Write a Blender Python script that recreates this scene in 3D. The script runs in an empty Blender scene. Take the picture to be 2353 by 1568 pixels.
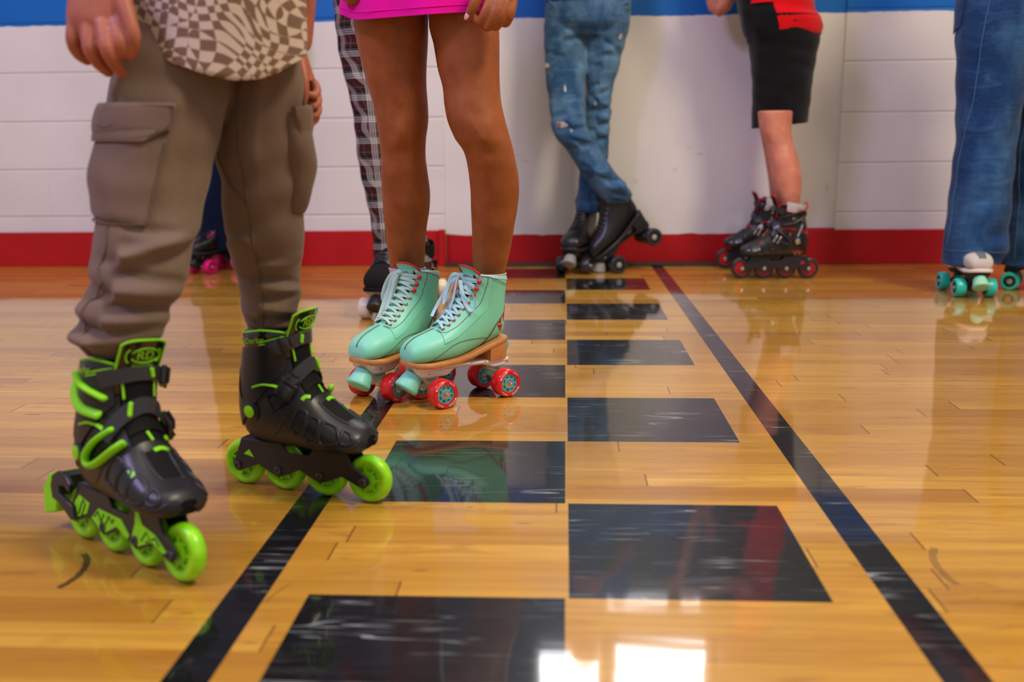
import bpy, bmesh, math, random
import numpy as np
from mathutils import Vector, Matrix
from mathutils.geometry import tessellate_polygon
random.seed(7); np.random.seed(7)
SC = bpy.context.scene
COL = SC.collection
# ------------------------------------------------------------------ camera
FPX, PITCH, YAW, ROLL, CH = 2214.5, .201336, .05632, -.01002, .52241
CPOS = np.array([-.0012, 0., CH])
_F = np.array([-math.sin(YAW)*math.cos(PITCH), math.cos(YAW)*math.cos(PITCH), -math.sin(PITCH)])
_R0 = np.array([math.cos(YAW), math.sin(YAW), 0.]); _U0 = np.cross(_R0, _F)
_R = _R0*math.cos(ROLL)+_U0*math.sin(ROLL); _U = -_R0*math.sin(ROLL)+_U0*math.cos(ROLL)
cd = bpy.data.cameras.new('camera'); cam = bpy.data.objects.new('camera', cd); COL.objects.link(cam)
cd.sensor_width = 36; cd.lens = 36*FPX/2353; cd.clip_start = .05; cd.clip_end = 60
cam.matrix_world = Matrix(((_R[0], _U[0], -_F[0], CPOS[0]), (_R[1], _U[1], -_F[1], CPOS[1]), (_R[2], _U[2], -_F[2], CPOS[2]), (0, 0, 0, 1)))
cd.dof.use_dof = True; cd.dof.focus_distance = 1.93; cd.dof.aperture_fstop = 3.0
SC.camera = cam
SC.view_settings.view_transform = 'Standard'; SC.view_settings.look = 'None'
SC.view_settings.gamma = 1; SC.view_settings.use_curve_mapping = False
SC.view_settings.exposure = -.27
# ------------------------------------------------------------------ light: the hall's ambient light, a warm ceiling lamp on the right, a lilac one on the left
wd = bpy.data.worlds.new('hall'); SC.world = wd; wd.use_nodes = True
wd.node_tree.nodes['Background'].inputs[0].default_value = (.84, .81, .80, 1)
wd.node_tree.nodes['Background'].inputs[1].default_value = .58
def area(name, loc, target, size, power, col, sy=None):
    l = bpy.data.lights.new(name, 'AREA'); o = bpy.data.objects.new(name, l); COL.objects.link(o)
    l.shape = 'RECTANGLE'; l.size = size; l.size_y = sy or size; l.energy = power; l.color = col
    o.location = loc
    o.rotation_euler = (Vector(target)-Vector(loc)).to_track_quat('-Z', 'Y').to_euler()
    return o
area('ceiling_lamp_warm', (2.4, .5, 4.4), (0, 3.0, .5), 1.0, 205, (1, .83, .58))
area('stage_lamp_lilac', (-2.5, -.1, 3.7), (0, 3.2, .5), .8, 120, (.66, .52, 1))
area('ceiling_lamp_rear', (0, 1.6, 4.4), (0, 2.4, 0), 2.4, 55, (1, .93, .82))
# ------------------------------------------------------------------ pixel -> world helpers (the photo measured as 2353x1568)
def ray(x, y):
    return _F+_R*(x-1176.5)/FPX-_U*(y-784)/FPX
def px(x, y, Y):
    d = ray(x, y); return CPOS+d*(Y/d[1])
def gnd(x, y):
    d = ray(x, y); return CPOS-d*(CPOS[2]/d[2])
def mpp(p):                                   # metres per photo pixel at a point
    return float((np.asarray(p)-CPOS)@_F)/FPX
# ------------------------------------------------------------------ mesh helpers
class MB:
    def __init__(s): s.v = []; s.f = []; s.m = []; s.uv = []; s.cuts = []
    def cut(s): s.cuts.append((len(s.v), len(s.f))); return s       # what follows is a piece of its own
    def add(s, vs, fs, m=0, uvs=None):
        o = len(s.v); s.v += [tuple(map(float, v)) for v in vs]
        for i, f in enumerate(fs):
            s.f.append([o+k for k in f]); s.m.append(m)
            s.uv.append(uvs[i] if uvs else None)
        return s
    def box(s, c, d, m=0, R=None, bev=0):
        c = np.array(c, float); hx, hy, hz = np.array(d, float)/2
        if bev:
            b = bev; pts = []; ring = []
            prof = [(-hz, -b), (-hz+b, 0), (hz-b, 0), (hz, -b)]
            rings = []
            for z, e in prof:
                ax, ay = hx+e, hy+e
                rings.append(np.array([(ax-b, -ay, z), (ax, -ay+b, z), (ax, ay-b, z), (ax-b, ay, z), (-ax+b, ay, z), (-ax, ay-b, z), (-ax, -ay+b, z), (-ax+b, -ay, z)]))
            if R is not None: rings = [r@np.array(R).T for r in rings]
            return s.loft([r+c for r in rings], m)
        V = np.array([(x, y, z) for x in (-hx, hx) for y in (-hy, hy) for z in (-hz, hz)])
        if R is not None: V = V@np.array(R).T
        return s.add(V+c, [(0, 1, 3, 2), (4, 6, 7, 5), (0, 4, 5, 1), (2, 3, 7, 6), (0, 2, 6, 4), (1, 5, 7, 3)], m)
    def loft(s, rings, m=0, caps=(True, True), uv=False, closed=True):
        n = len(rings[0]); V = [p for r in rings for p in r]; F = []; U = []
        nn = n if closed else n-1
        for i in range(len(rings)-1):
            for j in range(nn):
                k = (j+1) % n
                F.append((i*n+j, i*n+k, (i+1)*n+k, (i+1)*n+j))
                U.append(((j/n, i), ((j+1)/n, i), ((j+1)/n, i+1), (j/n, i+1)))
        if caps[0]: F.append(tuple(range(n-1, -1, -1))); U.append(tuple((0, 0) for _ in range(n)))
        if caps[1]: F.append(tuple((len(rings)-1)*n+j for j in range(n))); U.append(tuple((0, 0) for _ in range(n)))
        return s.add(V, F, m, U if uv else None)
    def tube(s, pts, rad, n=10, m=0, flat=1, up=None, round_ends=True):
        pts = [np.array(p, float) for p in pts]; N = len(pts)
        rad = list(rad) if hasattr(rad, '__len__') else [rad]*N
        T = [pts[min(i+1, N-1)]-pts[max(i-1, 0)] for i in range(N)]
        T = [t/(np.linalg.norm(t)+1e-12) for t in T]
        u = np.array(up if up is not None else ((0, 0, 1) if abs(T[0][2]) < .9 else (0, 1, 0)), float)
        if round_ends:
            np_, nr, nT = [], [], []
            for q in (1, .85, .5): np_.append(pts[0]-T[0]*rad[0]*flat*q); nr.append(rad[0]*math.sqrt(max(0, 1-q*q))+1e-5); nT.append(T[0])
            np_ += pts; nr += rad; nT += T
            for q in (.5, .85, 1): np_.append(pts[-1]+T[-1]*rad[-1]*flat*q); nr.append(rad[-1]*math.sqrt(max(0, 1-q*q))+1e-5); nT.append(T[-1])
            pts, rad, T = np_, nr, nT
        rings = []
        for p, r, t in zip(pts, rad, T):
            u = u-t*(u@t); u = u/(np.linalg.norm(u)+1e-12) if np.linalg.norm(u) > 1e-6 else np.cross(t, (1, 0, 0))
            b = np.cross(t, u)
            rings.append([p+r*(math.cos(a)*b+math.sin(a)*flat*u) for a in np.arange(n)*2*math.pi/n])
        return s.loft(rings, m)
    def lathe(s, prof, c, axis=(0, 1, 0), n=32, m=0, caps=True):      # prof: (radius, along axis)
        a = np.array(axis, float); a /= np.linalg.norm(a)
        u = np.cross(a, (0, 0, 1) if abs(a[2]) < .9 else (1, 0, 0)); u /= np.linalg.norm(u); w = np.cross(a, u)
        c = np.array(c, float)
        rings = [[c+a*h+r*(math.cos(t)*u+math.sin(t)*w) for t in np.arange(n)*2*math.pi/n] for r, h in prof]
        return s.loft(rings, m, (caps, caps))
    def ell(s, c, r, R=None, n=16, m=0):
        c = np.array(c, float); rings = []
        for i in range(n//2+1):
            t = math.pi*i/(n//2); t = min(max(t, .02), math.pi-.02)
            V = np.array([(r[0]*math.sin(t)*math.cos(a), r[1]*math.sin(t)*math.sin(a), -r[2]*math.cos(t)) for a in np.arange(n)*2*math.pi/n])
            if R is not None: V = V@np.array(R).T
            rings.append(V+c)
        return s.loft(rings, m)
    def prism(s, poly, y0, y1, m=0, fr=None, bev=0):   # polygon in (x,z), extruded along y; fr maps local points
        P = np.array(poly, float)
        if np.sum(P[:, 0]*np.roll(P[:, 1], -1)-np.roll(P[:, 0], -1)*P[:, 1]) < 0: P = P[::-1]
        n = len(P)
        lv = [(y0, 0), (y1, 0)]
        if bev: lv = [(y0, bev), (y0+bev, 0), (y1-bev, 0), (y1, bev)]
        e1 = np.roll(P, -1, 0)-P; e1 /= np.linalg.norm(e1, axis=1)[:, None]+1e-12
        nr = np.stack([e1[:, 1], -e1[:, 0]], 1); vn = nr+np.roll(nr, 1, 0); vn /= np.linalg.norm(vn, axis=1)[:, None]+1e-9
        V = []
        for y, b in lv:
            Q = P-vn*b
            V += [(q[0], y, q[1]) for q in Q]
        if fr is not None: V = [fr(v) for v in V]
        F = []
        for l in range(len(lv)-1):
            for j in range(n):
                k = (j+1) % n; F.append((l*n+j, l*n+k, (l+1)*n+k, (l+1)*n+j))
        tri = tessellate_polygon([[Vector((p[0], p[1], 0)) for p in P]])
        L = (len(lv)-1)*n
        for a, b, c in tri:
            F.append((a, b, c)); F.append((L+c, L+b, L+a))
        return s.add(V, F, m)
    def move(s, M):
        M = np.array(M); s.v = [tuple((M@np.array((*v, 1)))[:3]) for v in s.v]; return s
    def build(s, name, mats, parent=None, smooth=True, angle=40, sub=0):
        if s.cuts:
            st = [c for c in s.cuts if c[1] < len(s.f)]
            if not st or st[0][1] > 0: st = [(0, 0)]+st
            st.append((len(s.v), len(s.f))); outs = []
            for (v0, f0), (v1, f1) in zip(st, st[1:]):
                if f1 <= f0: continue
                q = MB(); q.v = s.v[v0:v1]; q.f = [[k-v0 for k in f] for f in s.f[f0:f1]]; q.m = s.m[f0:f1]; q.uv = s.uv[f0:f1]
                outs.append(q.build(name, mats, parent, smooth, angle, sub))
            return outs[0]
        me = bpy.data.meshes.new(name); me.from_pydata(s.v, [], s.f)
        for m in (mats if isinstance(mats, (list, tuple)) else [mats]): me.materials.append(m)
        if len(me.materials) > 1: me.polygons.foreach_set('material_index', s.m)
        if any(u is not None for u in s.uv):
            l = me.uv_layers.new(name='UVMap'); k = 0
            for f, u in zip(s.f, s.uv):
                for q in range(len(f)):
                    l.data[k].uv = u[q] if u else (0, 0); k += 1
        bm = bmesh.new(); bm.from_mesh(me); bmesh.ops.recalc_face_normals(bm, faces=bm.faces); bm.to_mesh(me); bm.free()
        o = bpy.data.objects.new(name, me); COL.objects.link(o)
        if parent is not None: o.parent = parent
        if sub:
            md = o.modifiers.new('s', 'SUBSURF'); md.levels = md.render_levels = sub; bake(o)
        if smooth: shade(o, angle)
        return o
def shade(o, angle=40):
    me = o.data
    me.polygons.foreach_set('use_smooth', [True]*len(me.polygons))
    if angle < 180: me.set_sharp_from_angle(angle=math.radians(angle))
def bake(o):
    dg = bpy.context.evaluated_depsgraph_get(); dg.update()
    e = o.evaluated_get(dg); me = bpy.data.meshes.new_from_object(e)
    old = o.data; o.modifiers.clear(); o.data = me; me.name = o.name; bpy.data.meshes.remove(old)
def remesh(o, vox, it=4, fac=.5, fn=None):
    md = o.modifiers.new('r', 'REMESH'); md.mode = 'VOXEL'; md.voxel_size = vox
    if it:
        sm = o.modifiers.new('m', 'SMOOTH'); sm.iterations = it; sm.factor = fac
    bake(o)
    if fn:
        me = o.data; n = len(me.vertices); co = np.empty(n*3); me.vertices.foreach_get('co', co)
        no = np.empty(n*3); me.vertices.foreach_get('normal', no)
        co = co.reshape(-1, 3); no = no.reshape(-1, 3)
        co = fn(co, no); me.vertices.foreach_set('co', co.reshape(-1)); me.update()
    shade(o, 180); return o
def empty(name, loc=(0, 0, 0)):
    o = bpy.data.objects.new(name, None); COL.objects.link(o); o.location = loc; o.empty_display_size = .05; return o
def tag(o, label=None, cat=None, group=None, kind=None):
    if label: o['label'] = label
    if cat: o['category'] = cat
    if group: o['group'] = group
    if kind: o['kind'] = kind
    return o
def sring(c, rx, ry, n=28, e=2.0, rot=0.):          # horizontal superellipse ring
    out = []
    for a in np.arange(n)*2*math.pi/n:
        ca, sa = math.cos(a), math.sin(a)
        x = rx*math.copysign(abs(ca)**(2/e), ca); y = ry*math.copysign(abs(sa)**(2/e), sa)
        out.append((c[0]+x*math.cos(rot)-y*math.sin(rot), c[1]+x*math.sin(rot)+y*math.cos(rot), c[2]))
    return np.array(out)
def cr(vals, t):                                     # Catmull-Rom through rows of vals, t in [0, n-1]
    V = np.asarray(vals, float); n = len(V); t = min(max(t, 0), n-1-1e-9); i = int(t); f = t-i
    p0, p1, p2, p3 = V[max(i-1, 0)], V[i], V[min(i+1, n-1)], V[min(i+2, n-1)]
    return .5*((2*p1)+(-p0+p2)*f+(2*p0-5*p1+4*p2-p3)*f*f+(-p0+3*p1-3*p2+p3)*f**3)
def smoothpts(pts, k=6):
    return [cr(pts, i/k) for i in range((len(pts)-1)*k+1)]
def trace(rows, dr=1., n=28, sub=3, e=2.0, wob=None):  # rows: (y, xl, xr, depth[, depth ratio]) read off the photo -> horizontal rings at their own distance
    R = []
    rr = [tuple(r)+((dr,) if len(r) == 4 else ()) for r in rows]
    for i in range((len(rr)-1)*sub+1):
        y, xl, xr, Y, q = cr(rr, i/sub)
        c = px((xl+xr)/2, y, Y); rx = (xr-xl)/2*mpp(c)
        R.append(sring(c, rx, rx*q, n, e))
    return R
def noise3(P, s, seed=0):                            # cheap smooth pseudo-noise, -1..1
    P = np.asarray(P)*s; o = np.zeros(P.shape[:-1]); rs = np.random.RandomState(seed)
    for k in range(5):
        d = rs.normal(size=3); d /= np.linalg.norm(d); o += np.sin(P@d*(1+.35*k)*6.28+rs.uniform(0, 6.28))
    return o/3
# ------------------------------------------------------------------ materials
class NT:
    def __init__(s, name):
        s.m = bpy.data.materials.new(name); s.m.use_nodes = True; s.t = s.m.node_tree; s.b = s.t.nodes['Principled BSDF']
    def n(s, typ, ins=None, **kw):
        nd = s.t.nodes.new(typ)
        for k, v in kw.items(): setattr(nd, k, v)
        for k, v in (ins or {}).items(): s.put(nd.inputs[k], v)
        return nd
    def put(s, sock, v):
        if hasattr(v, 'is_output'): s.t.links.new(v, sock)
        elif hasattr(v, 'outputs'): s.t.links.new(v.outputs[0], sock)
        else: sock.default_value = v
    def math(s, op, a, b=0., c=0.):
        nd = s.n('ShaderNodeMath', operation=op); s.put(nd.inputs[0], a); s.put(nd.inputs[1], b); s.put(nd.inputs[2], c); return nd.outputs[0]
    def mix(s, fac, a, b):
        nd = s.n('ShaderNodeMix', data_type='RGBA'); s.put(nd.inputs[0], fac); s.put(nd.inputs[6], a); s.put(nd.inputs[7], b); return nd.outputs[2]
    def obj(s): return s.n('ShaderNodeTexCoord').outputs['Object']
    def uv(s): return s.n('ShaderNodeTexCoord').outputs['UV']
    def map(s, v, scale=(1, 1, 1), loc=(0, 0, 0), rot=(0, 0, 0)):
        return s.n('ShaderNodeMapping', {'Vector': v, 'Scale': scale, 'Location': loc, 'Rotation': rot}).outputs[0]
    def noise(s, v, scale, detail=2, rough=.5, dist=0):
        return s.n('ShaderNodeTexNoise', {'Vector': v, 'Scale': scale, 'Detail': detail, 'Roughness': rough, 'Distortion': dist})
    def ramp(s, f, lo, hi, clampt='LINEAR'):
        return s.n('ShaderNodeMapRange', {'Value': f, 'From Min': lo, 'From Max': hi}).outputs[0]
    def bump(s, h, dist=.001, strength=1.):
        return s.n('ShaderNodeBump', {'Height': h, 'Distance': dist, 'Strength': strength}).outputs[0]
    def set(s, **kw):
        for k, v in kw.items(): s.put(s.b.inputs[k.replace('_', ' ')], v)
        return s.m
def c4(c): return (*c, 1)
def srgb(r, g, b):
    return tuple(((v/255)/12.92 if v/255 < .04045 else ((v/255+.055)/1.055)**2.4) for v in (r, g, b))
def plain(name, col, rough=.5, spec=.5, metal=0., coat=0., var=.06, vs=30, bump=0., bs=400, sub=0., sheen=0.):
    t = NT(name); o = t.obj(); nz = t.noise(o, vs, 3).outputs[0]
    a = tuple(max(0, v*(1-var)) for v in col); b = tuple(min(1, v*(1+var)) for v in col)
    t.set(Base_Color=t.mix(t.ramp(nz, .3, .7), c4(a), c4(b)), Roughness=rough, Specular_IOR_Level=spec, Metallic=metal, Coat_Weight=coat, Coat_Roughness=.08, Sheen_Weight=sheen)
    if bump: t.set(Normal=t.bump(t.noise(o, bs, 2).outputs[0], bump))
    if sub: t.set(Subsurface_Weight=sub, Subsurface_Radius=(.012, .005, .003), Subsurface_Scale=.5)
    return t.m
def skin(name, a, b):
    t = NT(name); o = t.obj(); nz = t.noise(o, 22, 4, .6).outputs[0]; f = t.noise(o, 900, 2).outputs[0]
    t.set(Base_Color=t.mix(t.ramp(nz, .3, .7), c4(a), c4(b)), Roughness=.48, Specular_IOR_Level=.35, Subsurface_Weight=.12, Subsurface_Radius=(.01, .004, .002), Subsurface_Scale=.4,
          Normal=t.bump(f, .0003, .6))
    return t.m
def denim(name, base, light, fade=.6, seed=0.):
    t = NT(name); o = t.map(t.obj(), loc=(seed, seed, seed))
    big = t.noise(t.map(o, (1, 1, .55)), 7, 4, .6).outputs[0]; w = t.noise(t.map(o, (900, 900, 140)), 1, 1).outputs[0]
    cr_ = t.noise(t.map(o, (1, 1, 3.5)), 9, 3, .55, 1.2).outputs[0]
    f = t.math('ADD', t.math('MULTIPLY', t.ramp(big, .42, .68), fade), t.math('MULTIPLY', t.ramp(w, .3, .75), .25))
    f = t.math('ADD', f, t.math('MULTIPLY', t.ramp(cr_, .52, .7), .22))
    t.set(Base_Color=t.mix(f, c4(base), c4(light)), Roughness=.9, Specular_IOR_Level=.15, Sheen_Weight=.1,
          Normal=t.bump(t.math('ADD', w, t.math('MULTIPLY', cr_, 3.)), .002, .5))
    return t.m
def fabric(name, a, b, bs=700, bump=.0006, big=6):
    t = NT(name); o = t.obj(); nz = t.noise(o, big, 4, .6).outputs[0]; w = t.noise(o, bs, 2).outputs[0]
    t.set(Base_Color=t.mix(t.math('ADD', t.math('MULTIPLY', t.ramp(nz, .3, .7), .6), t.math('MULTIPLY', t.ramp(w, .3, .7), .4)), c4(a), c4(b)), Roughness=.95, Specular_IOR_Level=.1, Sheen_Weight=.15, Sheen_Roughness=.5,
          Normal=t.bump(w, bump, .6))
    return t.m
def floor_wood():
    t = NT('maple_strip_floor'); o = t.obj(); s = t.n('ShaderNodeSeparateXYZ', {0: o})
    X, Y = s.outputs[0], s.outputs[1]; PW = .0572
    r = t.math('DIVIDE', Y, PW); row = t.math('FLOOR', r); fr = t.math('FRACT', t.math('ADD', r, 400))
    rn = t.n('ShaderNodeTexWhiteNoise', {'W': row}, noise_dimensions='1D').outputs[0]
    ln = t.math('ADD', .62, t.math('MULTIPLY', rn, .45))
    q = t.math('ADD', t.math('DIVIDE', t.math('ADD', X, 40), ln), t.math('MULTIPLY', rn, 37.7))
    colid = t.math('FLOOR', q); fq = t.math('FRACT', q)
    cv = t.n('ShaderNodeCombineXYZ', {0: row, 1: colid})
    pid = t.n('ShaderNodeTexWhiteNoise', {'Vector': cv}, noise_dimensions='3D')
    pv = pid.outputs[0]
    ov = t.n('ShaderNodeVectorMath', {0: o, 1: t.n('ShaderNodeVectorMath', {0: pid.outputs[1], 3: 9.}, operation='SCALE')}, operation='ADD')
    g1 = t.noise(t.map(ov, (2.2, 60, 1)), 1, 4, .65, .6).outputs[0]
    g2 = t.noise(t.map(ov, (5, 26, 1)), 1, 3, .6, 1.5).outputs[0]
    g3 = t.noise(t.map(ov, (9, 200, 1)), 1, 2).outputs[0]
    base = t.mix(pv, c4((.42, .195, .015)), c4((.66, .365, .048)))
    base = t.mix(t.math('MULTIPLY', t.ramp(g1, .40, .70), .7), base, c4((.36, .15, .018)))
    base = t.mix(t.math('MULTIPLY', t.ramp(g2, .56, .74), .55), base, c4((.27, .095, .016)))
    base = t.mix(t.math('MULTIPLY', t.ramp(g3, .48, .75), .4), base, c4((.40, .19, .05)))
    k = t.noise(t.map(o, (10, 55, 1)), 1, 2, .5).outputs[0]
    base = t.mix(t.math('MULTIPLY', t.ramp(k, .70, .77), .85), base, c4((.07, .025, .01)))
    e1 = t.math('MINIMUM', fr, t.math('SUBTRACT', 1., fr)); e2 = t.math('MULTIPLY', t.math('MINIMUM', fq, t.math('SUBTRACT', 1., fq)), ln)
    gap = t.math('MAXIMUM', t.math('MULTIPLY', t.math('LESS_THAN', e1, .008), t.math('MULTIPLY', rn, .55)), t.math('MULTIPLY', t.math('LESS_THAN', e2, .0011), .9))
    base = t.mix(gap, base, c4((.08, .035, .012)))
    def arc(cx, cy, r, w, a0, a1, k, b):          # a wheel mark left on the boards
        dx = t.math('SUBTRACT', X, cx); dy = t.math('SUBTRACT', Y, cy); d = t.math('SQRT', t.math('ADD', t.math('MULTIPLY', dx, dx), t.math('MULTIPLY', dy, dy)))
        an = t.math('ARCTAN2', dy, dx); e = t.math('ADD', t.math('ABSOLUTE', t.math('SUBTRACT', d, r)), t.math('MULTIPLY', t.math('SUBTRACT', t.noise(o, 90, 2).outputs[0], .5), w*1.2))
        m = t.math('MULTIPLY', t.math('LESS_THAN', e, w), t.math('MULTIPLY', t.math('GREATER_THAN', an, a0), t.math('LESS_THAN', an, a1)))
        return t.mix(t.math('MULTIPLY', m, k), b, c4((.03, .018, .012)))
    base = arc(-.70, 1.09, .092, .0045, -.40, .75, .85, base); base = arc(.60, 1.14, .137, .005, 2.62, 3.15, .4, base); base = arc(.60, 1.14, .137, .005, -3.15, -2.85, .4, base); base = arc(-.24, 1.02, .11, .002, 2.6, 3.1, .3, base)
    wav = t.bump(t.math('ADD', t.noise(t.map(o, (3, 14, 1)), 1, 2).outputs[0], t.math('MULTIPLY', pv, .5)), .0006, .5)
    t.set(Base_Color=base, Roughness=.4, Specular_IOR_Level=.12, Coat_Weight=1., Coat_Roughness=.05, Coat_IOR=1.5)
    t.put(t.b.inputs['Coat Normal'], wav)
    return t.m
def floor_black():
    t = NT('black_court_paint'); o = t.obj()
    def scr(ang, sc, sx, th, seed):
        v = t.map(o, (sc, sc*sx, 1), (seed, seed*2, 0), (0, 0, ang)); nz = t.noise(v, 1, 1.5, .5, .3).outputs[0]
        l = t.math('LESS_THAN', t.math('ABSOLUTE', t.math('SUBTRACT', nz, .5)), th)
        mk = t.ramp(t.noise(t.map(o, (9, 9, 1), (seed*3, 1, 0)), 1, 2).outputs[0], .52, .68)
        return t.math('MULTIPLY', l, mk)
    a = t.math('MAXIMUM', scr(.25, 1.1, 16, .004, 3.), t.math('MAXIMUM', scr(-.3, 1.2, 18, .0035, 11.), scr(.05, 2., 30, .006, 23.)))
    d = t.ramp(t.noise(t.map(o, (8, 70, 1)), 1, 3, .6).outputs[0], .5, .8)
    base = t.mix(t.math('MULTIPLY', d, .5), c4((.006, .0065, .008)), c4((.02, .021, .025)))
    base = t.mix(t.math('MULTIPLY', a, .85), base, c4((.32, .35, .36)))
    wav = t.bump(t.noise(t.map(o, (3, 14, 1)), 1, 2).outputs[0], .0006, .5)
    t.set(Base_Color=base, Roughness=.4, Specular_IOR_Level=.08, Coat_Weight=1., Coat_Roughness=.055, Coat_IOR=1.5)
    t.put(t.b.inputs['Coat Normal'], wav)
    return t.m
def wall_paint(name, blocks, zred, x0=0.):
    t = NT(name); o = t.obj(); s = t.n('ShaderNodeSeparateXYZ', {0: o}); X, Z = s.outputs[0], s.outputs[2]
    wob = t.math('MULTIPLY', t.math('SUBTRACT', t.noise(o, 14, 3).outputs[0], .5), .016)
    z2 = t.math('ADD', Z, wob)
    red, blue = c4(srgb(172, 8, 20)), c4(srgb(0, 98, 186))
    nz = t.noise(o, 3, 4).outputs[0]
    wh = t.mix(t.ramp(nz, .3, .7), c4((.66, .64, .635)), c4((.73, .72, .72)))
    for (sx, sz, rx, rz, k) in [(.577, .474, .022, .004, .5), (.53, .502, .012, .004, .35), (-.17, .45, .03, .004, .3), (-.215, .475, .02, .003, .3), (.86, .235, .012, .006, .3), (.895, .26, .008, .005, .3), (-.33, .245, .008, .005, .4), (.3, .36, .01, .012, .2), (-1.22, .33, .006, .004, .4), (-1.25, .74, .005, .004, .4), (-1.28, .76, .004, .004, .3), (.47, .41, .012, .008, .25), (1.12, .33, .006, .02, .4), (1.0, .29, .005, .01, .3)]:
        dx = t.math('DIVIDE', t.math('SUBTRACT', X, sx), rx); dz = t.math('DIVIDE', t.math('SUBTRACT', Z, sz), rz)
        d = t.math('SQRT', t.math('ADD', t.math('MULTIPLY', dx, dx), t.math('MULTIPLY', dz, dz)))
        d = t.math('ADD', d, t.math('MULTIPLY', t.math('SUBTRACT', t.noise(o, 120, 2).outputs[0], .5), 2.))
        wh = t.mix(t.math('MULTIPLY', t.ramp(d, 1.2, .3), k), wh, c4((.18, .16, .15)))
    base = t.mix(t.math('GREATER_THAN', z2, 1.045), wh, blue)
    base = t.mix(t.math('GREATER_THAN', z2, 1.27), base, c4((.026, .028, .033)))
    base = t.mix(t.math('LESS_THAN', z2, zred), base, red)
    rolls = t.math('MULTIPLY', t.noise(o, 260, 3).outputs[0], .35)
    h = rolls
    if blocks:
        BH, BW = .2085, .405
        r = t.math('DIVIDE', t.math('ADD', Z, .195+x0*0), BH); row = t.math('FLOOR', r); fr = t.math('FRACT', r)
        off = t.math('MULTIPLY', t.math('MODULO', t.math('ADD', row, 20.), 2.), .5*BW)
        q = t.math('FRACT', t.math('DIVIDE', t.math('ADD', t.math('ADD', X, off), 40+x0), BW))
        e1 = t.math('MULTIPLY', t.math('MINIMUM', fr, t.math('SUBTRACT', 1., fr)), BH)
        e2 = t.math('MULTIPLY', t.math('MINIMUM', q, t.math('SUBTRACT', 1., q)), BW)
        g1 = t.n('ShaderNodeMapRange', {'Value': e1, 'From Min': .0, 'From Max': .006}, interpolation_type='SMOOTHSTEP').outputs[0]
        g2 = t.n('ShaderNodeMapRange', {'Value': e2, 'From Min': .0, 'From Max': .004, 'To Min': .75}, interpolation_type='SMOOTHSTEP').outputs[0]
        h = t.math('ADD', t.math('MULTIPLY', t.math('MINIMUM', g1, g2), 4.5), rolls)
    t.set(Base_Color=base, Roughness=.45, Specular_IOR_Level=.35, Normal=t.bump(h, .0008, .9))
    return t.m
def red_board():
    t = NT('red_board_paint'); o = t.obj(); s = t.n('ShaderNodeSeparateXYZ', {0: o})
    nz = t.noise(o, 9, 4).outputs[0]
    b = t.mix(t.ramp(nz, .3, .7), c4(srgb(165, 6, 18)), c4(srgb(182, 12, 24)))
    sc = t.ramp(t.noise(t.map(o, (40, 40, 40)), 1, 2, .5).outputs[0], .74, .80)
    b = t.mix(t.math('MULTIPLY', sc, .5), b, c4((.09, .01, .012)))
    t.set(Base_Color=b, Roughness=.38, Specular_IOR_Level=.4, Normal=t.bump(t.noise(o, 60, 3).outputs[0], .0006, .5))
    return t.m
def emis(name, col, st):
    t = NT(name); t.set(Base_Color=c4((.8, .8, .8)), Emission_Color=c4(col), Emission_Strength=st); return t.m
def plaid():
    t = NT('plaid_flannel'); s = t.n('ShaderNodeSeparateXYZ', {0: t.uv()})
    def bands(v, cuts):                      # cuts: (start, end, value) inside one repeat
        f = t.math('FRACT', v); o = 0.
        for a, b, k in cuts:
            m = t.math('MULTIPLY', t.math('GREATER_THAN', f, a), t.math('LESS_THAN', f, b)); o = t.math('ADD', o, t.math('MULTIPLY', m, k))
        return o
    cw = [(.02, .07, 1.), (.12, .17, 1.), (.22, .27, 1.), (.34, .36, .45), (.61, .63, .35)]
    u = bands(s.outputs[0], cw); v = bands(s.outputs[1], cw)
    rd = t.math('MULTIPLY', t.math('GREATER_THAN', t.math('FRACT', s.outputs[1]), .45), 1.)
    dark = t.mix(rd, c4((.007, .007, .008)), c4((.045, .012, .013)))
    w = t.noise(t.obj(), 700, 2).outputs[0]
    wf = t.math('MULTIPLY', t.math('ADD', u, v), .5)
    b = t.mix(wf, dark, c4((.62, .60, .60)))
    t.set(Base_Color=b, Roughness=.95, Specular_IOR_Level=.1, Normal=t.bump(w, .0006, .5)); return t.m
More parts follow.
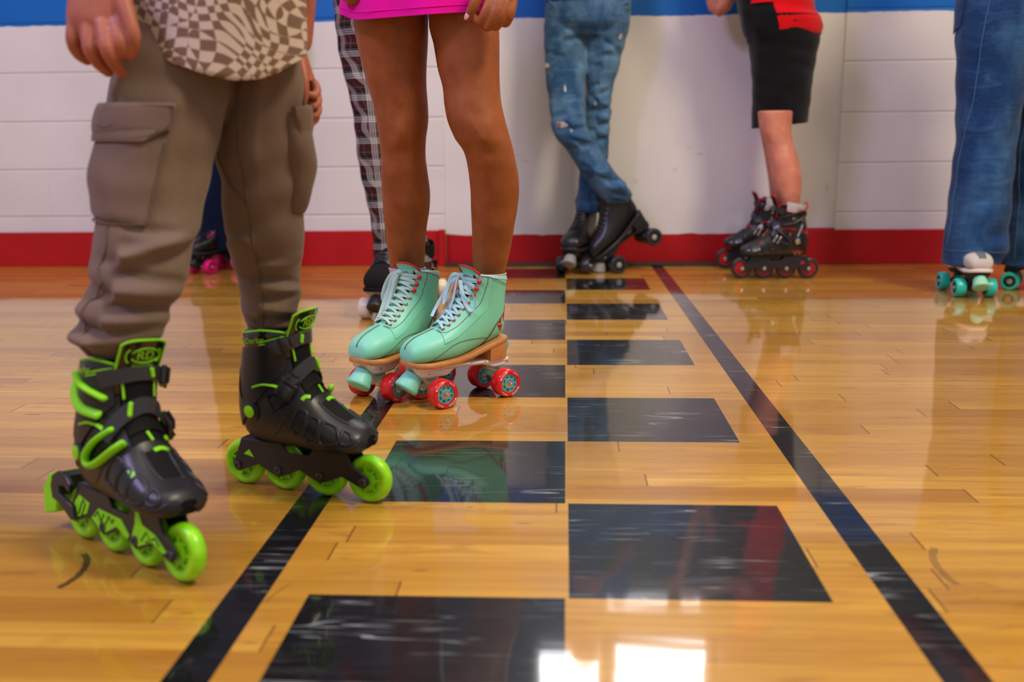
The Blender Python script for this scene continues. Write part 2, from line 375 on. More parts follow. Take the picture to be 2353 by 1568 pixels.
def swirl_check():
    t = NT('warped_check_jersey'); o = t.obj()
    s = t.n('ShaderNodeSeparateXYZ', {0: o}); v0 = t.n('ShaderNodeCombineXYZ', {0: s.outputs[0], 1: s.outputs[2]})
    n1 = t.noise(v0, 9, 0.5, .4).outputs[1]; n2 = t.noise(t.map(v0, loc=(3, 5, 0)), 16, 0).outputs[1]
    d1 = t.n('ShaderNodeVectorMath', {0: n1, 1: (.5, .5, .5)}, operation='SUBTRACT'); d2 = t.n('ShaderNodeVectorMath', {0: n2, 1: (.5, .5, .5)}, operation='SUBTRACT')
    v = t.n('ShaderNodeVectorMath', {0: v0, 1: t.n('ShaderNodeVectorMath', {0: d1, 3: .13}, operation='SCALE')}, operation='ADD')
    v = t.n('ShaderNodeVectorMath', {0: v, 1: t.n('ShaderNodeVectorMath', {0: d2, 3: .04}, operation='SCALE')}, operation='ADD')
    v = t.n('ShaderNodeVectorRotate', {'Vector': v, 'Center': (-.47, .70, 0), 'Angle': .5}, rotation_type='Z_AXIS')
    ck = t.n('ShaderNodeTexChecker', {'Vector': t.n('ShaderNodeVectorMath', {0: v, 1: (7.003, 7.007, 7)}, operation='ADD'), 'Scale': 76.})
    w = t.noise(o, 900, 2).outputs[0]
    t.set(Base_Color=t.mix(ck.outputs[1], c4(srgb(124, 98, 82)), c4(srgb(204, 186, 172))), Roughness=.9, Specular_IOR_Level=.15, Sheen_Weight=.1, Normal=t.bump(w, .0004, .5)); return t.m
LIME = srgb(140, 230, 20)
M = dict(
    floor=floor_wood(), paint=floor_black(), wall=wall_paint('plaster_paint', False, .1325), block=wall_paint('block_paint', True, 0., -.02), block_b=wall_paint('block_paint_right', True, 0., .05),
    board=red_board(), rubber=plain('dark_rubber', (.035, .022, .022), .45), frame_white=plain('window_frame_paint', (.6, .6, .6), .4),
    glow=emis('daylit_glass', (.93, .97, 1), 22.), glow2=emis('daylit_glass_dim', (.93, .97, 1), 6.),
    black=plain('satin_black_plastic', (.015, .015, .019), .36, .45, bump=.00015, bs=300), gblack=plain('gloss_black_vinyl', (.006, .006, .007), .14, .5, coat=.4),
    dblack=plain('dull_black_mesh', (.004, .004, .005), .7, .2, bump=.0004, bs=500), strap=plain('black_strap', (.030, .030, .036), .26, .5),
    bleather=plain('black_leather', (.009, .009, .010), .32, .5, bump=.0004, bs=160), bsuede=plain('black_suede', (.012, .011, .011), .95, .1, bump=.0008, bs=500),
    lime=plain('lime_plastic', LIME, .38, .4), limew=None,
    steel=plain('steel', (.62, .60, .58), .22, .5, 1., var=.03), dsteel=plain('dark_steel', (.10, .10, .11), .4, .5, .8),
    mint=plain('mint_leather', srgb(136, 226, 196), .42, .4, var=.03, bump=.00015, bs=350), mintp=plain('mint_plastic', srgb(132, 218, 198), .4, .4, var=.02), mintdark=plain('mint_hub_plastic', srgb(96, 190, 200), .35, .5),
    stitch=plain('rust_thread', srgb(118, 66, 48), .8), tan=plain('tan_sole', srgb(205, 140, 82), .45, .4, var=.1, vs=60), white=plain('white_nylon', (.84, .79, .77), .4, .4),
    redp=plain('red_urethane', srgb(214, 22, 30), .25, .5, coat=.3), redt=plain('red_trim', srgb(200, 18, 26), .5), lace=plain('pale_mint_lace', srgb(190, 226, 214), .85, .1, bump=.0006, bs=1500), laceb=plain('pale_blue_lace', srgb(185, 228, 236), .85, .1, bump=.0006, bs=1500),
    dred=plain('dark_red_lining', srgb(92, 14, 18), .8), sock=plain('pale_pink_sock', srgb(222, 196, 206), .95, .1, bump=.001, bs=900),
    teal=plain('teal_urethane', srgb(38, 196, 186), .3, .5), tealg=plain('pale_green_rubber', srgb(150, 220, 190), .5), pink=plain('hot_pink_urethane', srgb(235, 10, 120), .35), wwheel=plain('cream_white_urethane', srgb(232, 222, 205), .35), grey=plain('grey_rubber', srgb(140, 142, 140), .6), bwheel=plain('black_urethane', (.02, .021, .024), .3),
    wsuede=plain('white_suede', srgb(196, 190, 188), .9, .1, bump=.0006, bs=600), gsuede=plain('grey_stripe', srgb(96, 108, 112), .7), silver=plain('silver_plastic', (.42, .42, .43), .35, .5, .4), redd=plain('red_plastic', srgb(200, 14, 24), .35), greyp=plain('light_grey_fabric', srgb(175, 172, 172), .8),
    skin_a=skin('skin_light', srgb(160, 90, 70), srgb(188, 114, 92)), skin_b=skin('skin_brown', srgb(140, 76, 36), srgb(168, 96, 52)), skin_c=skin('skin_fair', srgb(190, 116, 94), srgb(214, 142, 118)),
    nail=plain('nail', srgb(226, 160, 164), .3, .5), hair=plain('dark_hair', (.03, .018, .012), .5, var=.4, vs=200),
    cargo=fabric('taupe_fleece', srgb(106, 87, 74), srgb(126, 107, 94)), seam=fabric('taupe_seam', srgb(94, 76, 64), srgb(106, 88, 76)), check=swirl_check(), skirt=fabric('magenta_jersey', srgb(222, 0, 152), srgb(240, 14, 172)), plaid=plaid(),
    denim1=denim('faded_denim', srgb(12, 58, 104), srgb(112, 156, 192), .62, 3.), denim2=denim('mid_blue_denim', srgb(8, 44, 96), srgb(66, 112, 160), .55, 9.), denim3=denim('dark_navy_denim', srgb(4, 15, 36), srgb(10, 34, 66), .4, 5.),
    fray=plain('frayed_white_cotton', srgb(200, 200, 205), .95, .1, bump=.002, bs=300), thread=plain('pale_denim_thread', srgb(74, 116, 158), .9),
    bknit=fabric('black_knit', (.003, .0035, .005), (.008, .0085, .011)), redk=fabric('red_knit', srgb(196, 8, 20), srgb(214, 16, 28)), bluek=fabric('blue_knit', srgb(14, 70, 130), srgb(26, 88, 150)), greyk=fabric('grey_knit', srgb(96, 96, 104), srgb(120, 120, 128)), tanlogo=plain('pale_print', srgb(190, 185, 180), .8),
)
def lime_wheel():
    t = NT('lime_urethane'); o = t.obj(); nz = t.noise(o, 60, 3).outputs[0]
    t.set(Base_Color=t.mix(t.ramp(nz, .3, .7), c4(srgb(120, 215, 10)), c4(srgb(170, 240, 30))), Roughness=.28, Specular_IOR_Level=.5, Subsurface_Weight=.5, Subsurface_Radius=(.006, .012, .002), Subsurface_Scale=.6); return t.m
M['limew'] = lime_wheel()
# ------------------------------------------------------------------ the hall
TT = .3048
FX = [-6, -.418-.0, -.3675, -.306, -.001, .0035, .308, .365, .416, 6]
# measured: the two border lines and the chequer rows
def floor_mesh():
    mb = MB()
    y0 = 1.0485
    ys = [-5.]+[y0+k*TT for k in range(-3, 11)]+[4.12, 4.45]
    LB = (-.4045, -.3555); RB = (.370, .4195)
    xs = sorted([-7, 7, LB[0], LB[1], RB[0], RB[1], -.3055, -.001, .0035, .3085])
    nx = len(xs)
    V = [(x, y, 0) for y in ys for x in xs]; F = []; Ms = []
    for j in range(len(ys)-1):
        ym = (ys[j]+ys[j+1])/2
        for i in range(nx-1):
            xm = (xs[i]+xs[i+1])/2; k = round((ym-y0)/TT-.5); m = 0
            if (LB[0] < xm < LB[1] or RB[0] < xm < RB[1]) and ym > y0-3*TT: m = 1
            if y0-3*TT < ym < y0+10*TT:
                if -.3055 < xm < -.001 and k % 2 == 1: m = 1
                if .0035 < xm < .3085 and k % 2 == 0: m = 1
            F.append((j*nx+i, j*nx+i+1, (j+1)*nx+i+1, (j+1)*nx+i)); Ms.append(m)
    o = len(mb.v); mb.v = V; mb.f = [list(f) for f in F]; mb.m = Ms; mb.uv = [None]*len(F)
    return mb.build('floor', [M['floor'], M['paint']], smooth=False)
tag(floor_mesh(), 'glossy maple strip floor with black lines and chequer squares', 'floor', kind='structure')
w = MB()
w.box((-3.765, 4.30, 1.75), (6.47, .1, 3.5), 0)          # left blocks, face at 4.25
w.box((.3165, 4.305, 1.75), (1.693, .1, 3.5), 1)         # smooth panel, face at 4.255
w.box((4.08, 4.295, 1.75), (5.84, .1, 3.5), 2)           # right blocks, face at 4.245
tag(w.build('wall_back', [M['block'], M['wall'], M['block_b']], smooth=False), 'white painted block wall with blue band above and smooth middle panel', 'wall', kind='structure')
b = MB(); b.box((-3.765, 4.238, .077), (6.47, .022, .154), bev=.003); b.box((-.545, 4.231, .079), (.03, .038, .158), bev=.003)
tag(b.build('baseboard_left', M['board']), 'red painted baseboard left of the smooth panel', 'baseboard', kind='structure')
b = MB(); b.box((4.02, 4.234, .0745), (5.97, .022, .149), bev=.003); b.box((1.085, 4.243, .150), (.15, .012, .012), bev=.002)
tag(b.build('baseboard_right', M['board']), 'red painted baseboard right of the smooth panel', 'baseboard', kind='structure')
b = MB(); b.box((.1, 4.215, .006), (1.26, .075, .012), bev=.003)
tag(b.build('trim_1', M['rubber']), 'dark threshold strip on the floor below the smooth panel', 'threshold strip', kind='structure')
for n, (x0, x1, z0, z1, g) in enumerate([(-.12, .155, 1.87, 2.9, 'glow'), (.245, .66, 1.83, 2.9, 'glow'), (.2, .63, 1.58, 1.615, 'glow2')]):
    r = MB(); r.box(((x0+x1)/2, 4.248, (z0+z1)/2), (x1-x0+.07, .03, z1-z0+.07), bev=.004)
    fr_ = r.build('window_%d' % (n+1), M['frame_white']); tag(fr_, ['left high window in the wall above the blue band', 'right high window in the wall above the blue band', 'slim slot window below the right high window'][n], 'window', kind='structure')
    p = MB(); p.box(((x0+x1)/2, 4.232, (z0+z1)/2), (x1-x0, .006, z1-z0)); p.build('pane', M[g], fr_, smooth=False)
# ------------------------------------------------------------------ boots: a surface over rings read from a side profile
class Boot:
    def __init__(s, prof, k=1.):
        s.p = np.array(prof, float); s.N = len(prof)
        U = np.linspace(0, s.N-1, 170); A = np.linspace(-math.pi, math.pi, 121)
        s.G = np.array([[s.S(u, a) for a in A] for u in U]); s.GN = np.array([[s.nrm(u, a) for a in A[:]] for u in U])
        s.gp = s.G.reshape(-1, 3); s.gn = s.GN.reshape(-1, 3)
    def S(s, u, a, off=0.):
        Bx, Bz, Tx, Tz, w, e = cr(s.p, u)
        ca, sa = math.cos(a), math.sin(a)
        ee = e if ca < 0 else 2.
        c = math.copysign(abs(ca)**(2/ee), ca); q = math.copysign(abs(sa)**(2/ee), sa)
        P = np.array([(Bx+Tx)/2+(Tx-Bx)/2*c, w*q, (Bz+Tz)/2+(Tz-Bz)/2*c])
        if off: P = P+s.nrm(u, a)*off
        return P
    def nrm(s, u, a):
        h = .02; u0, u1 = max(u-h, 0), min(u+h, s.N-1)
        du = s.S(u1, a)-s.S(u0, a); da = s.S(u, a+h)-s.S(u, a-h)
        n = np.cross(da, du); l = np.linalg.norm(n)
        return n/l if l > 1e-12 else np.array([0, 0, 1.])
    def at(s, x, z, side):
        m = (s.gp[:, 1]*side > -1e-4); Q = s.gp[m]; d = (Q[:, 0]-x)**2+(Q[:, 2]-z)**2
        i = np.argsort(d)[:5]; wt = 1/(d[i]+2e-7); wt /= wt.sum()
        y = (Q[i, 1]*wt).sum(); n = (s.gn[m][i]*wt[:, None]).sum(0); n /= np.linalg.norm(n)
        return np.array([x, y, z]), n
    def shell(s, mb, u0=0, u1=None, nu=60, na=48, m=0, lip=True):
        u1 = u1 if u1 is not None else s.N-1
        A = np.arange(na)*2*math.pi/na
        R = [[s.S(u, a) for a in A] for u in np.linspace(u0, u1, nu)]
        if lip:
            top = np.array(R[-1]); c = top.mean(0)
            for k, dz in ((.95, .002), (.88, .0), (.84, -.02), (.8, -.06)): R.append(c+(top-c)*k+np.array([0, 0, dz]))
        return mb.loft(R, m)
    def patch(s, mb, u0, u1, a0, a1, off, th, nu=14, na=18, m=0, ef=None):
        def f(i, j):
            u = u0+(u1-u0)*i/nu; a = a0+(a1-a0)*j/na
            return (u, a) if ef is None else ef(u, a)
        V = []; F = []
        for k in (0, 1):
            for i in range(nu+1):
                for j in range(na+1):
                    u, a = f(i, j); V.append(s.S(u, a, off+th*k))
        n = (nu+1)*(na+1); I = lambda k, i, j: k*n+i*(na+1)+j
        for i in range(nu):
            for j in range(na):
                F.append((I(1, i, j), I(1, i, j+1), I(1, i+1, j+1), I(1, i+1, j))); F.append((I(0, i, j), I(0, i+1, j), I(0, i+1, j+1), I(0, i, j+1)))
        for i in range(nu):
            for j in (0, na): F.append((I(0, i, j), I(1, i, j), I(1, i+1, j), I(0, i+1, j)))
        for j in range(na):
            for i in (0, nu): F.append((I(0, i, j), I(0, i, j+1), I(1, i, j+1), I(1, i, j)))
        return mb.add(V, F, m)
    def decal(s, mb, P, N, off, th, m=0):           # closed outline of surface points P with normals N
        P = np.array(P); N = np.array(N); n = len(P)
        c = P.mean(0); nc = N.mean(0); nc /= np.linalg.norm(nc)
        V = list(P+N*(off-.001))+list(P+N*(off+th))+[c+nc*(off+th)+0*c]
        h = [((P[i]-c)@nc) for i in range(n)]
        V[-1] = c+nc*(off+th-min(0, np.mean(h)))
        F = []
        for i in range(n):
            k = (i+1) % n; F.append((i, k, n+k, n+i)); F.append((n+i, n+k, 2*n))
        return mb.add(V, F, m)
    def sdecal(s, mb, xz, side, off=.0, th=.0008, m=0, k=4):   # outline given in the side view
        pts = []
        for i in range(len(xz)):
            a, b = np.array(xz[i]), np.array(xz[(i+1) % len(xz)])
            for q in range(k): pts.append(a+(b-a)*q/k)
        PN = [s.at(p[0], p[1], side) for p in pts]
        return s.decal(mb, [a for a, _ in PN], [b for _, b in PN], off, th, m)
    def udecal(s, mb, ua, off=.0, th=.0008, m=0, k=4):
        pts = []
        for i in range(len(ua)):
            a, b = np.array(ua[i]), np.array(ua[(i+1) % len(ua)])
            for q in range(k): pts.append(a+(b-a)*q/k)
        return s.decal(mb, [s.S(*p) for p in pts], [s.nrm(*p) for p in pts], off, th, m)
    def scurve(s, mb, xz, side, r, off=0., m=0, n=8, sm=6):
        pts = smoothpts(xz, sm); PN = [s.at(p[0], p[1], side) for p in pts]
        return mb.tube([a+b*off for a, b in PN], r, n, m)
    def ucurve(s, mb, ua, r, off=0., m=0, n=8, sm=6):
        return mb.tube([s.S(p[0], p[1], off) for p in smoothpts(ua, sm)], r, n, m)
    def ribbon(s, mb, ua, width, th, off, m=0, sm=6, bulge=0.):
        pts = smoothpts(ua, sm); P = [s.S(p[0], p[1]) for p in pts]; N = [s.nrm(p[0], p[1]) for p in pts]
        n = len(P); R = []
        for i in range(n):
            t = P[min(i+1, n-1)]-P[max(i-1, 0)]; t /= np.linalg.norm(t)+1e-12; b = np.cross(N[i], t); b /= np.linalg.norm(b)
            c = P[i]+N[i]*(off+bulge*math.sin(math.pi*i/(n-1))); w = width/2
            R.append([c-b*w+N[i]*th*.15, c-b*w*.9+N[i]*th, c+b*w*.9+N[i]*th, c+b*w+N[i]*th*.15, c+b*w*.9-N[i]*th*.2, c-b*w*.9-N[i]*th*.2])
        return mb.loft(R, m)
    def text(s, mb, txt, u, a, h, off=.001, m=0, flip=1, rot=0., sx=1.):
        V, F = glyphs(txt, h)
        V[:, 0] *= sx
        V = np.stack([V[:, 0]*math.cos(rot)-V[:, 1]*math.sin(rot), V[:, 0]*math.sin(rot)+V[:, 1]*math.cos(rot)], 1)
        la = np.linalg.norm(s.S(u, a+.05)-s.S(u, a-.05))/.1; lu = np.linalg.norm(s.S(min(u+.05, s.N-1), a)-s.S(u-.05, a))/(min(.05, s.N-1-u)+.05)
        return mb.add([s.S(u+v[1]/lu, a+flip*v[0]/la, off) for v in V], F, m)
def glyphs(txt, h):
    cu = bpy.data.curves.new('t', 'FONT'); cu.body = txt; cu.size = h*1.4; cu.align_x = 'CENTER'; cu.align_y = 'CENTER'; cu.resolution_u = 3
    o = bpy.data.objects.new('t', cu); COL.objects.link(o)
    dg = bpy.context.evaluated_depsgraph_get(); dg.update(); me = bpy.data.meshes.new_from_object(o.evaluated_get(dg))
    V = np.array([v.co[:2] for v in me.vertices]); F = [tuple(p.vertices) for p in me.polygons]
    bpy.data.objects.remove(o); bpy.data.curves.remove(cu); bpy.data.meshes.remove(me); return V, F
def place(root, loc, heading, pitch=0., roll=0., scale=1.):
    yaw = math.atan2(heading[1], heading[0])
    root.matrix_world = Matrix.Translation(Vector(loc)) @ Matrix.Rotation(yaw, 4, 'Z') @ Matrix.Rotation(pitch, 4, 'Y') @ Matrix.Rotation(roll, 4, 'X') @ Matrix.Scale(scale, 4)
def circle(c, r, n=16): return [(c[0]+r*math.cos(a), c[1]+r*math.sin(a)) for a in np.arange(n)*2*math.pi/n]
# ------------------------------------------------------------------ quad roller skates (x forward, y to the wearer's left, wheels on z = 0)
QP = [(.1375, .103, .1375, .110, .010, 2.4), (.1335, .0925, .1315, .128, .027, 2.6), (.120, .090, .113, .141, .0375, 2.8), (.095, .090, .086, .150, .0425, 2.8), (.065, .090, .060, .158, .0440, 2.8),
      (.030, .091, .040, .171, .0415, 2.6), (-.005, .098, .024, .187, .0375, 2.4), (-.045, .110, .012, .203, .0355, 2.3), (-.080, .121, .003, .217, .0350, 2.2), (-.0985, .135, -.003, .227, .0350, 2.1),
      (-.101, .165, -.008, .236, .0365, 2), (-.102, .200, -.011, .245, .039, 2), (-.105, .230, -.012, .254, .042, 2), (-.107, .250, -.011, .262, .043, 2)]
QB = Boot(QP)
QLOW = Boot(QP[:7]+[(-.045, .110, .008, .180, .0355, 2.3), (-.080, .118, -.014, .186, .0340, 2.2), (-.098, .130, -.022, .187, .0330, 2.1), (-.099, .150, -.024, .188, .0325, 2), (-.097, .170, -.025, .189, .032, 2)])
def wheel_quad(mb, c, side, tire, hub, steel, n=36):
    x, y, z = c
    W, R = .0155, .0300
    t = [(.0195, -W), (.0262, -W), (.0287, -W+.0018), (.0299, -W+.005), (R, 0), (.0299, W-.005), (.0287, W-.0018), (.0262, W), (.0195, W), (.0185, W-.003), (.0185, -W+.003)]
    mb.lathe(t+[t[0]], (x, y, z), (0, 1, 0), n, tire, caps=False)
    mb.lathe([(.0187, -.010), (.0187, .010)], (x, y, z), (0, 1, 0), n, hub)
    for s in (-1, 1):
        mb.lathe([(.0187, s*.0095), (.0187, s*.0135), (.0165, s*.0138), (.0165, s*.0095)], (x, y, z), (0, 1, 0), n, hub, caps=False)
        mb.lathe([(.0115, s*.009), (.0115, s*.0145), (.0095, s*.0148), (.0095, s*.009)], (x, y, z), (0, 1, 0), 24, hub, caps=False)
        for k in range(8):
            a = k*math.pi/4; ca, sa = math.cos(a), math.sin(a)
            mb.box((x+.014*ca, y+s*.0115, z+.014*sa), (.007, .004, .0026), hub, R=[(ca, 0, -sa), (0, 1, 0), (sa, 0, ca)])
def quad_skate(pal, detail=2, boot=None, outer=1):
    """pal: materials by name. detail 2 = the near pair, with laces, eyelets and stitching; 1 = the far ones"""
    root = empty('roller_skate')
    B = boot or QB
    mb = MB(); B.shell(mb, na=56, nu=70); bt = mb.build('boot', M[pal['boot']], root, angle=60)
    def sub(name, mb, mat, par=bt, **k): return mb.build(name, [M[q] for q in mat] if isinstance(mat, (list, tuple)) else M[mat], par, **k)
    # sole and heel
    xs = np.linspace(.1385, -.1005, 40)
    def out(x, dy=.0015):
        if x > .105: return .0425*math.sqrt(max(0, 1-((x-.075)/(.0655))**2))**.8+dy if x < .14 else dy
        w = np.interp(x, [-.1005, -.095, -.08, -.045, -.005, .03, .065, .095, .105], [.014, .027, .0345, .0345, .034, .038, .042, .0425, .0405]); return w+dy
    def zt(x): return np.interp(x, [-.1, -.08, -.045, -.005, .03, .095, .12, .14], [.124, .122, .112, .0995, .0935, .0915, .0925, .097])
    R = []
    L = [(x, out(x)) for x in xs]; loop = [(x, w) for x, w in L]+[(x, -w) for x, w in L[::-1]]
    for dz, sh in ((0.001, .0), (-.001, .0018), (-.008, .0018), (-.0095, .0)):
        R.append([(x*(1+sh*3), y*(1+sh*20), zt(x)+dz) for x, y in loop])
    mb = MB(); mb.loft(R); mb.build('sole', M[pal['sole']], root, angle=50)
    hx = np.linspace(-.049, -.1, 16); hl = [(x, out(x)) for x in hx]; hl = hl+[(x, -w) for x, w in hl[::-1]]
    mb = MB(); mb.loft([[(x*.985-.0008, y*.93, .078) for x, y in hl], [(x*.99, y*.95, .080) for x, y in hl], [(x, y*.99, zt(x)-.008) for x, y in hl]]); mb.build('heel', M[pal['sole']], root, angle=50)
    # plate
    P = MB()
    P.prism([(.112, .062), (.122, .072), (.124, .083), (.02, .0835), (-.04, .0775), (-.098, .0775), (-.1, .070), (-.085, .060), (-.06, .060), (-.035, .070), (.03, .0735), (.05, .060), (.09, .058)], -.027, .027, 0, bev=.004)
    P.prism([(.12, .0745), (.12, .0835), (.0, .0825), (.0, .076)], -.031, .031, 0, bev=.002)
    P.prism([(-.04, .072), (-.04, .0785), (-.098, .0785), (-.098, .072)], -.029, .029, 0, bev=.002)
    P.build('plate', M[pal['plate']], root, angle=45)
    for ax, sg in ((.0775, 1), (-.0775, -1)):
        t = MB()
        t.lathe([(.0042, -.062), (.0042, .062)], (ax, 0, .03), (0, 1, 0), 12, 1)
        t.tube([(ax, -.030, .03), (ax, -.012, .036), (ax-sg*.004, 0, .040), (ax, .012, .036), (ax, .030, .03)], [.007, .009, .011, .009, .007], 12, 0)
        d = np.array([-sg*.45, 0, -1.]); d /= np.linalg.norm(d); c = np.array([ax+sg*.004-sg*.0, 0, .064])
        t.lathe([(.0125, 0), (.013, .003), (.013, .009), (.0125, .012)], c, d, 20, 2)
        t.lathe([(.0115, .012), (.0145, .013), (.0145, .018), (.0115, .019)], c, d, 20, 0)
        t.lathe([(.012, .019), (.0125, .022), (.0125, .028), (.011, .030)], c, d, 20, 2)
        t.lathe([(.0075, .030), (.0075, .036)], c, d, 6, 3); t.lathe([(.0035, .034), (.0035, .043)], c, d, 10, 3)
        t.tube([(ax, 0, .040), (ax+sg*.022, 0, .060)], [.007, .005], 10, 0)
        t.lathe([(.003, 0), (.003, .0), (.003, .006), (.001, .007)], (ax+sg*.018, .0215, .070), (0, 1, 0), 6, 1)
        t.build('truck', [M[pal['plate']], M['steel'], M[pal['cushion']], M['dsteel']], root, angle=45)
    for ax in (.0775, -.0775):
        for sd in (1, -1):
            c = (ax, sd*.0465, .03)
            w = MB(); wheel_quad(w, c, sd, 0, 1, 2); wo = w.build('wheel', [M[pal['wheel']], M[pal['hub']]], root, angle=35)
            b = MB()
            b.lathe([(.0094, -.0142), (.0094, .0142)], c, (0, 1, 0), 24); b.lathe([(.0068, -.0147), (.0068, .0147)], c, (0, 1, 0), 20)
            q = np.array(c)+np.array([0, sd*.0147, 0])
            b.lathe([(.0052, 0), (.0052, .0035), (.0044, .0042)], q, (0, sd, 0), 6); b.lathe([(.0028, 0), (.0028, .008), (.0018, .009)], q, (0, sd, 0), 12)
            b.build('axle_nut', M['steel'], wo, angle=35)
            if detail > 1:
                tk = MB()
                for a0 in (.6, 3.75):
                    tk.cut()
                    for k in range(11):
                        a = a0+k*.07; ca, sa = math.cos(a), math.sin(a); tk.box((c[0]+.0245*ca, c[1]+sd*.0155, c[2]+.0245*sa), (.0045, .0006, .0006), R=[(ca, 0, -sa), (0, 1, 0), (sa, 0, ca)])
                    a = a0-.12; tk.box((c[0]+.0245*math.cos(a), c[1]+sd*.0155, c[2]+.0245*math.sin(a)), (.004, .0006, .003))
                V, F = glyphs('ROLLER', .003)
                for a0 in (2.2, 5.3):
                    tk.cut().add([(c[0]+(.0245+v[1])*math.cos(a0-sd*v[0]/.0245*1.0), c[1]+sd*.0158, c[2]+(.0245+v[1])*math.sin(a0-sd*v[0]/.0245)) for v in V], F)
                tk.build('wheel_print', M['white'], wo, smooth=False)
    ts = MB(); d = np.array([.62, 0, -.78]); d /= np.linalg.norm(d)
    ts.lathe([(.0175, -.002), (.019, .0), (.0245, .026), (.0255, .030), (.0245, .033), (.0225, .0345), (.012, .0345), (.0118, .0338), (.006, .0338)], np.array([.116, 0, .064]), d, 32)
    ts.lathe([(.006, -.02), (.006, .0)], np.array([.116, 0, .064]), d, 12)
    ts.build('toe_stop', M[pal['stop']], root, angle=40)
    # upper details
    EU = [4.1, 4.75, 5.4, 6.1, 6.9, 7.8, 9.3, 10.5, 11.8] if B is QB else [4.0, 4.4, 4.8, 5.3, 5.8, 6.3, 6.8, 7.2, 7.6]; EA = [.52, .55, .58, .61, .64, .67, .71, .76, .82]
    ea = lambda u: float(np.interp(u, EU, EA))
    if detail == 1:
        lc = MB()
        for i in range(len(EU)-1):
            for sg in (-1, 1): B.ribbon(lc, [(EU[i], -sg*EA[i]), ((EU[i]+EU[i+1])/2, 0), (EU[i+1], sg*EA[i+1])], .006, .0016, .001, bulge=.002)
        sub('laces', lc, pal['lace'])
        ey = MB()
        for u, a in zip(EU, EA):
            for sg in (-1, 1): ey.cut().lathe([(.0042, -.001), (.0042, .0016), (.0022, .002)], B.S(u, sg*(a+.12), .001), B.nrm(u, sg*(a+.12)), 10)
        sub('eyelet', ey, pal['eyelet'])
        if 'stripe' in pal:
            st = MB(); B.patch(st, 1.1, 6.0, -.35, .35, .0004, .0012); sub('toe_stripe', st, pal['stripe'])
        return root
    # quarters (raised leather either side of the tongue)
    for sg in (-1, 1):
        q = MB()
        def ef(u, a): return u, sg*(ea(u)-.16+(a-.0)*(1.25))
        B.patch(q, 3.8, 13., 0, 1., .0002, .0018, 40, 10, ef=lambda u, a: (u, sg*((ea(u)-.16)*(1-a)+1.35*a*(1.0)))); sub('quarter', q, pal['boot'], angle=60)
        ln = MB(); B.patch(ln, 4.0, 12.9, 0, 1., .0003, .0005, 40, 3, ef=lambda u, a: (u, sg*(ea(u)-.30+.16*a))); sub('lining', ln, 'dred')
        st = MB()
        B.ucurve(st, [(u, sg*(ea(u)-.12)) for u in np.linspace(3.9, 12.7, 14)], .00045, .0021)
        B.ucurve(st, [(u, sg*(ea(u)+.36)) for u in (12.9, 12, 11, 10, 9, 8, 7.2, 6.4, 5.6)]+[(4.7, sg*.86), (4.1, sg*.78), (3.75, sg*.55), (3.65, sg*.3)], .0006, .0021)
        B.ucurve(st, [(12.75, sg*.74), (12.85, sg*.95), (12.7, sg*1.3), (12.4, sg*1.7), (12.15, sg*2.2), (12.1, sg*3.1)], .0006, .0021)
        B.scurve(st, [(.098, .092), (.085, .103), (.062, .117), (.04, .1265), (.015, .130), (-.01, .130), (-.03, .129), (-.043, .127)], sg, .0006, .0004)
        B.scurve(st, [(-.028, .108), (-.038, .118), (-.05, .133), (-.063, .153), (-.08, .170), (-.092, .180), (-.0955, .19)], sg, .0006, .0004)
        B.scurve(st, [(-.030, .107), (-.040, .117), (-.052, .132), (-.065, .152), (-.082, .168), (-.093, .177)], sg, .0006, .0004)
        B.ucurve(st, [(.6, sg*.045), (1.5, sg*.045), (2.5, sg*.045), (3.5, sg*.045), (3.7, sg*.05)], .0005, .0004)
        sub('stitching', st, pal['stitch'])
        e = MB(); hk = MB()
        for i, (u, a) in enumerate(zip(EU, EA)):
            p, n = B.S(u, sg*a, .002), B.nrm(u, sg*a)
            if i < 6: e.cut().lathe([(.0042, -.002), (.0042, .0006), (.0036, .0012), (.0024, .0010), (.0024, -.001)], p, n, 16, 0, caps=False); e.lathe([(.0024, -.001), (.0024, -.0006)], p, n, 12, 1)
            else: hk.cut().ell(p+n*.003, (.0052, .0052, .0052), n=14); hk.lathe([(.003, -.003), (.003, .002)], p, n, 10)
        sub('eyelet', e, ['redt', 'dred']); sub('lace_hook', hk, 'redp')
        em = MB()
        for tri in ([(-.078, .168), (-.071, .155), (-.079, .155)], [(-.083, .152), (-.068, .152), (-.080, .137)], [(-.085, .172), (-.092, .174), (-.087, .156)]):
            B.sdecal(em, tri, sg, .0002, .0006, k=3)
        sub('heel_emblem', em, 'redt')
    # tongue with red edge
    tg = MB(); A = np.linspace(-.85, .85, 22); rows = []
    for k, (h, o) in enumerate([(-.02, -.003), (0, 0), (.006, .0012), (.012, .003), (.017, .005), (.0185, .0052), (.0185, .0005), (.012, -.002), (0, -.005), (-.02, -.008)]):
        row = []
        for a in A:
            p = B.S(12.9, a); n = B.nrm(12.5, a); q = 1-(abs(a)/.9)**3
            row.append(p+n*(o-.001)+np.array([.18, 0, 1.])*h*max(q, .02 if h > 0 else 1))
        rows.append(row)
    tg.loft(rows, caps=(False, False), closed=False); sub('tongue', tg, pal['boot'], angle=60)
    rt = MB(); rt.tube([np.array(p) for p in rows[5]], .0022, 8); sub('tongue_edge', rt, 'redt')
    tb = MB(); B.udecal(tb, [(11.5, -.02), (11.5, .40), (12.5, .42), (12.5, -.02)], .0008, .0006); sub('tongue_label', tb, pal['boot'])
    tx = MB(); B.text(tx, 'D', 12.1, .2, .011, .0022); B.text(tx, 'Candy', 11.35, .2, .0042, .0022); sub('tongue_print', tx, 'redt', smooth=False)
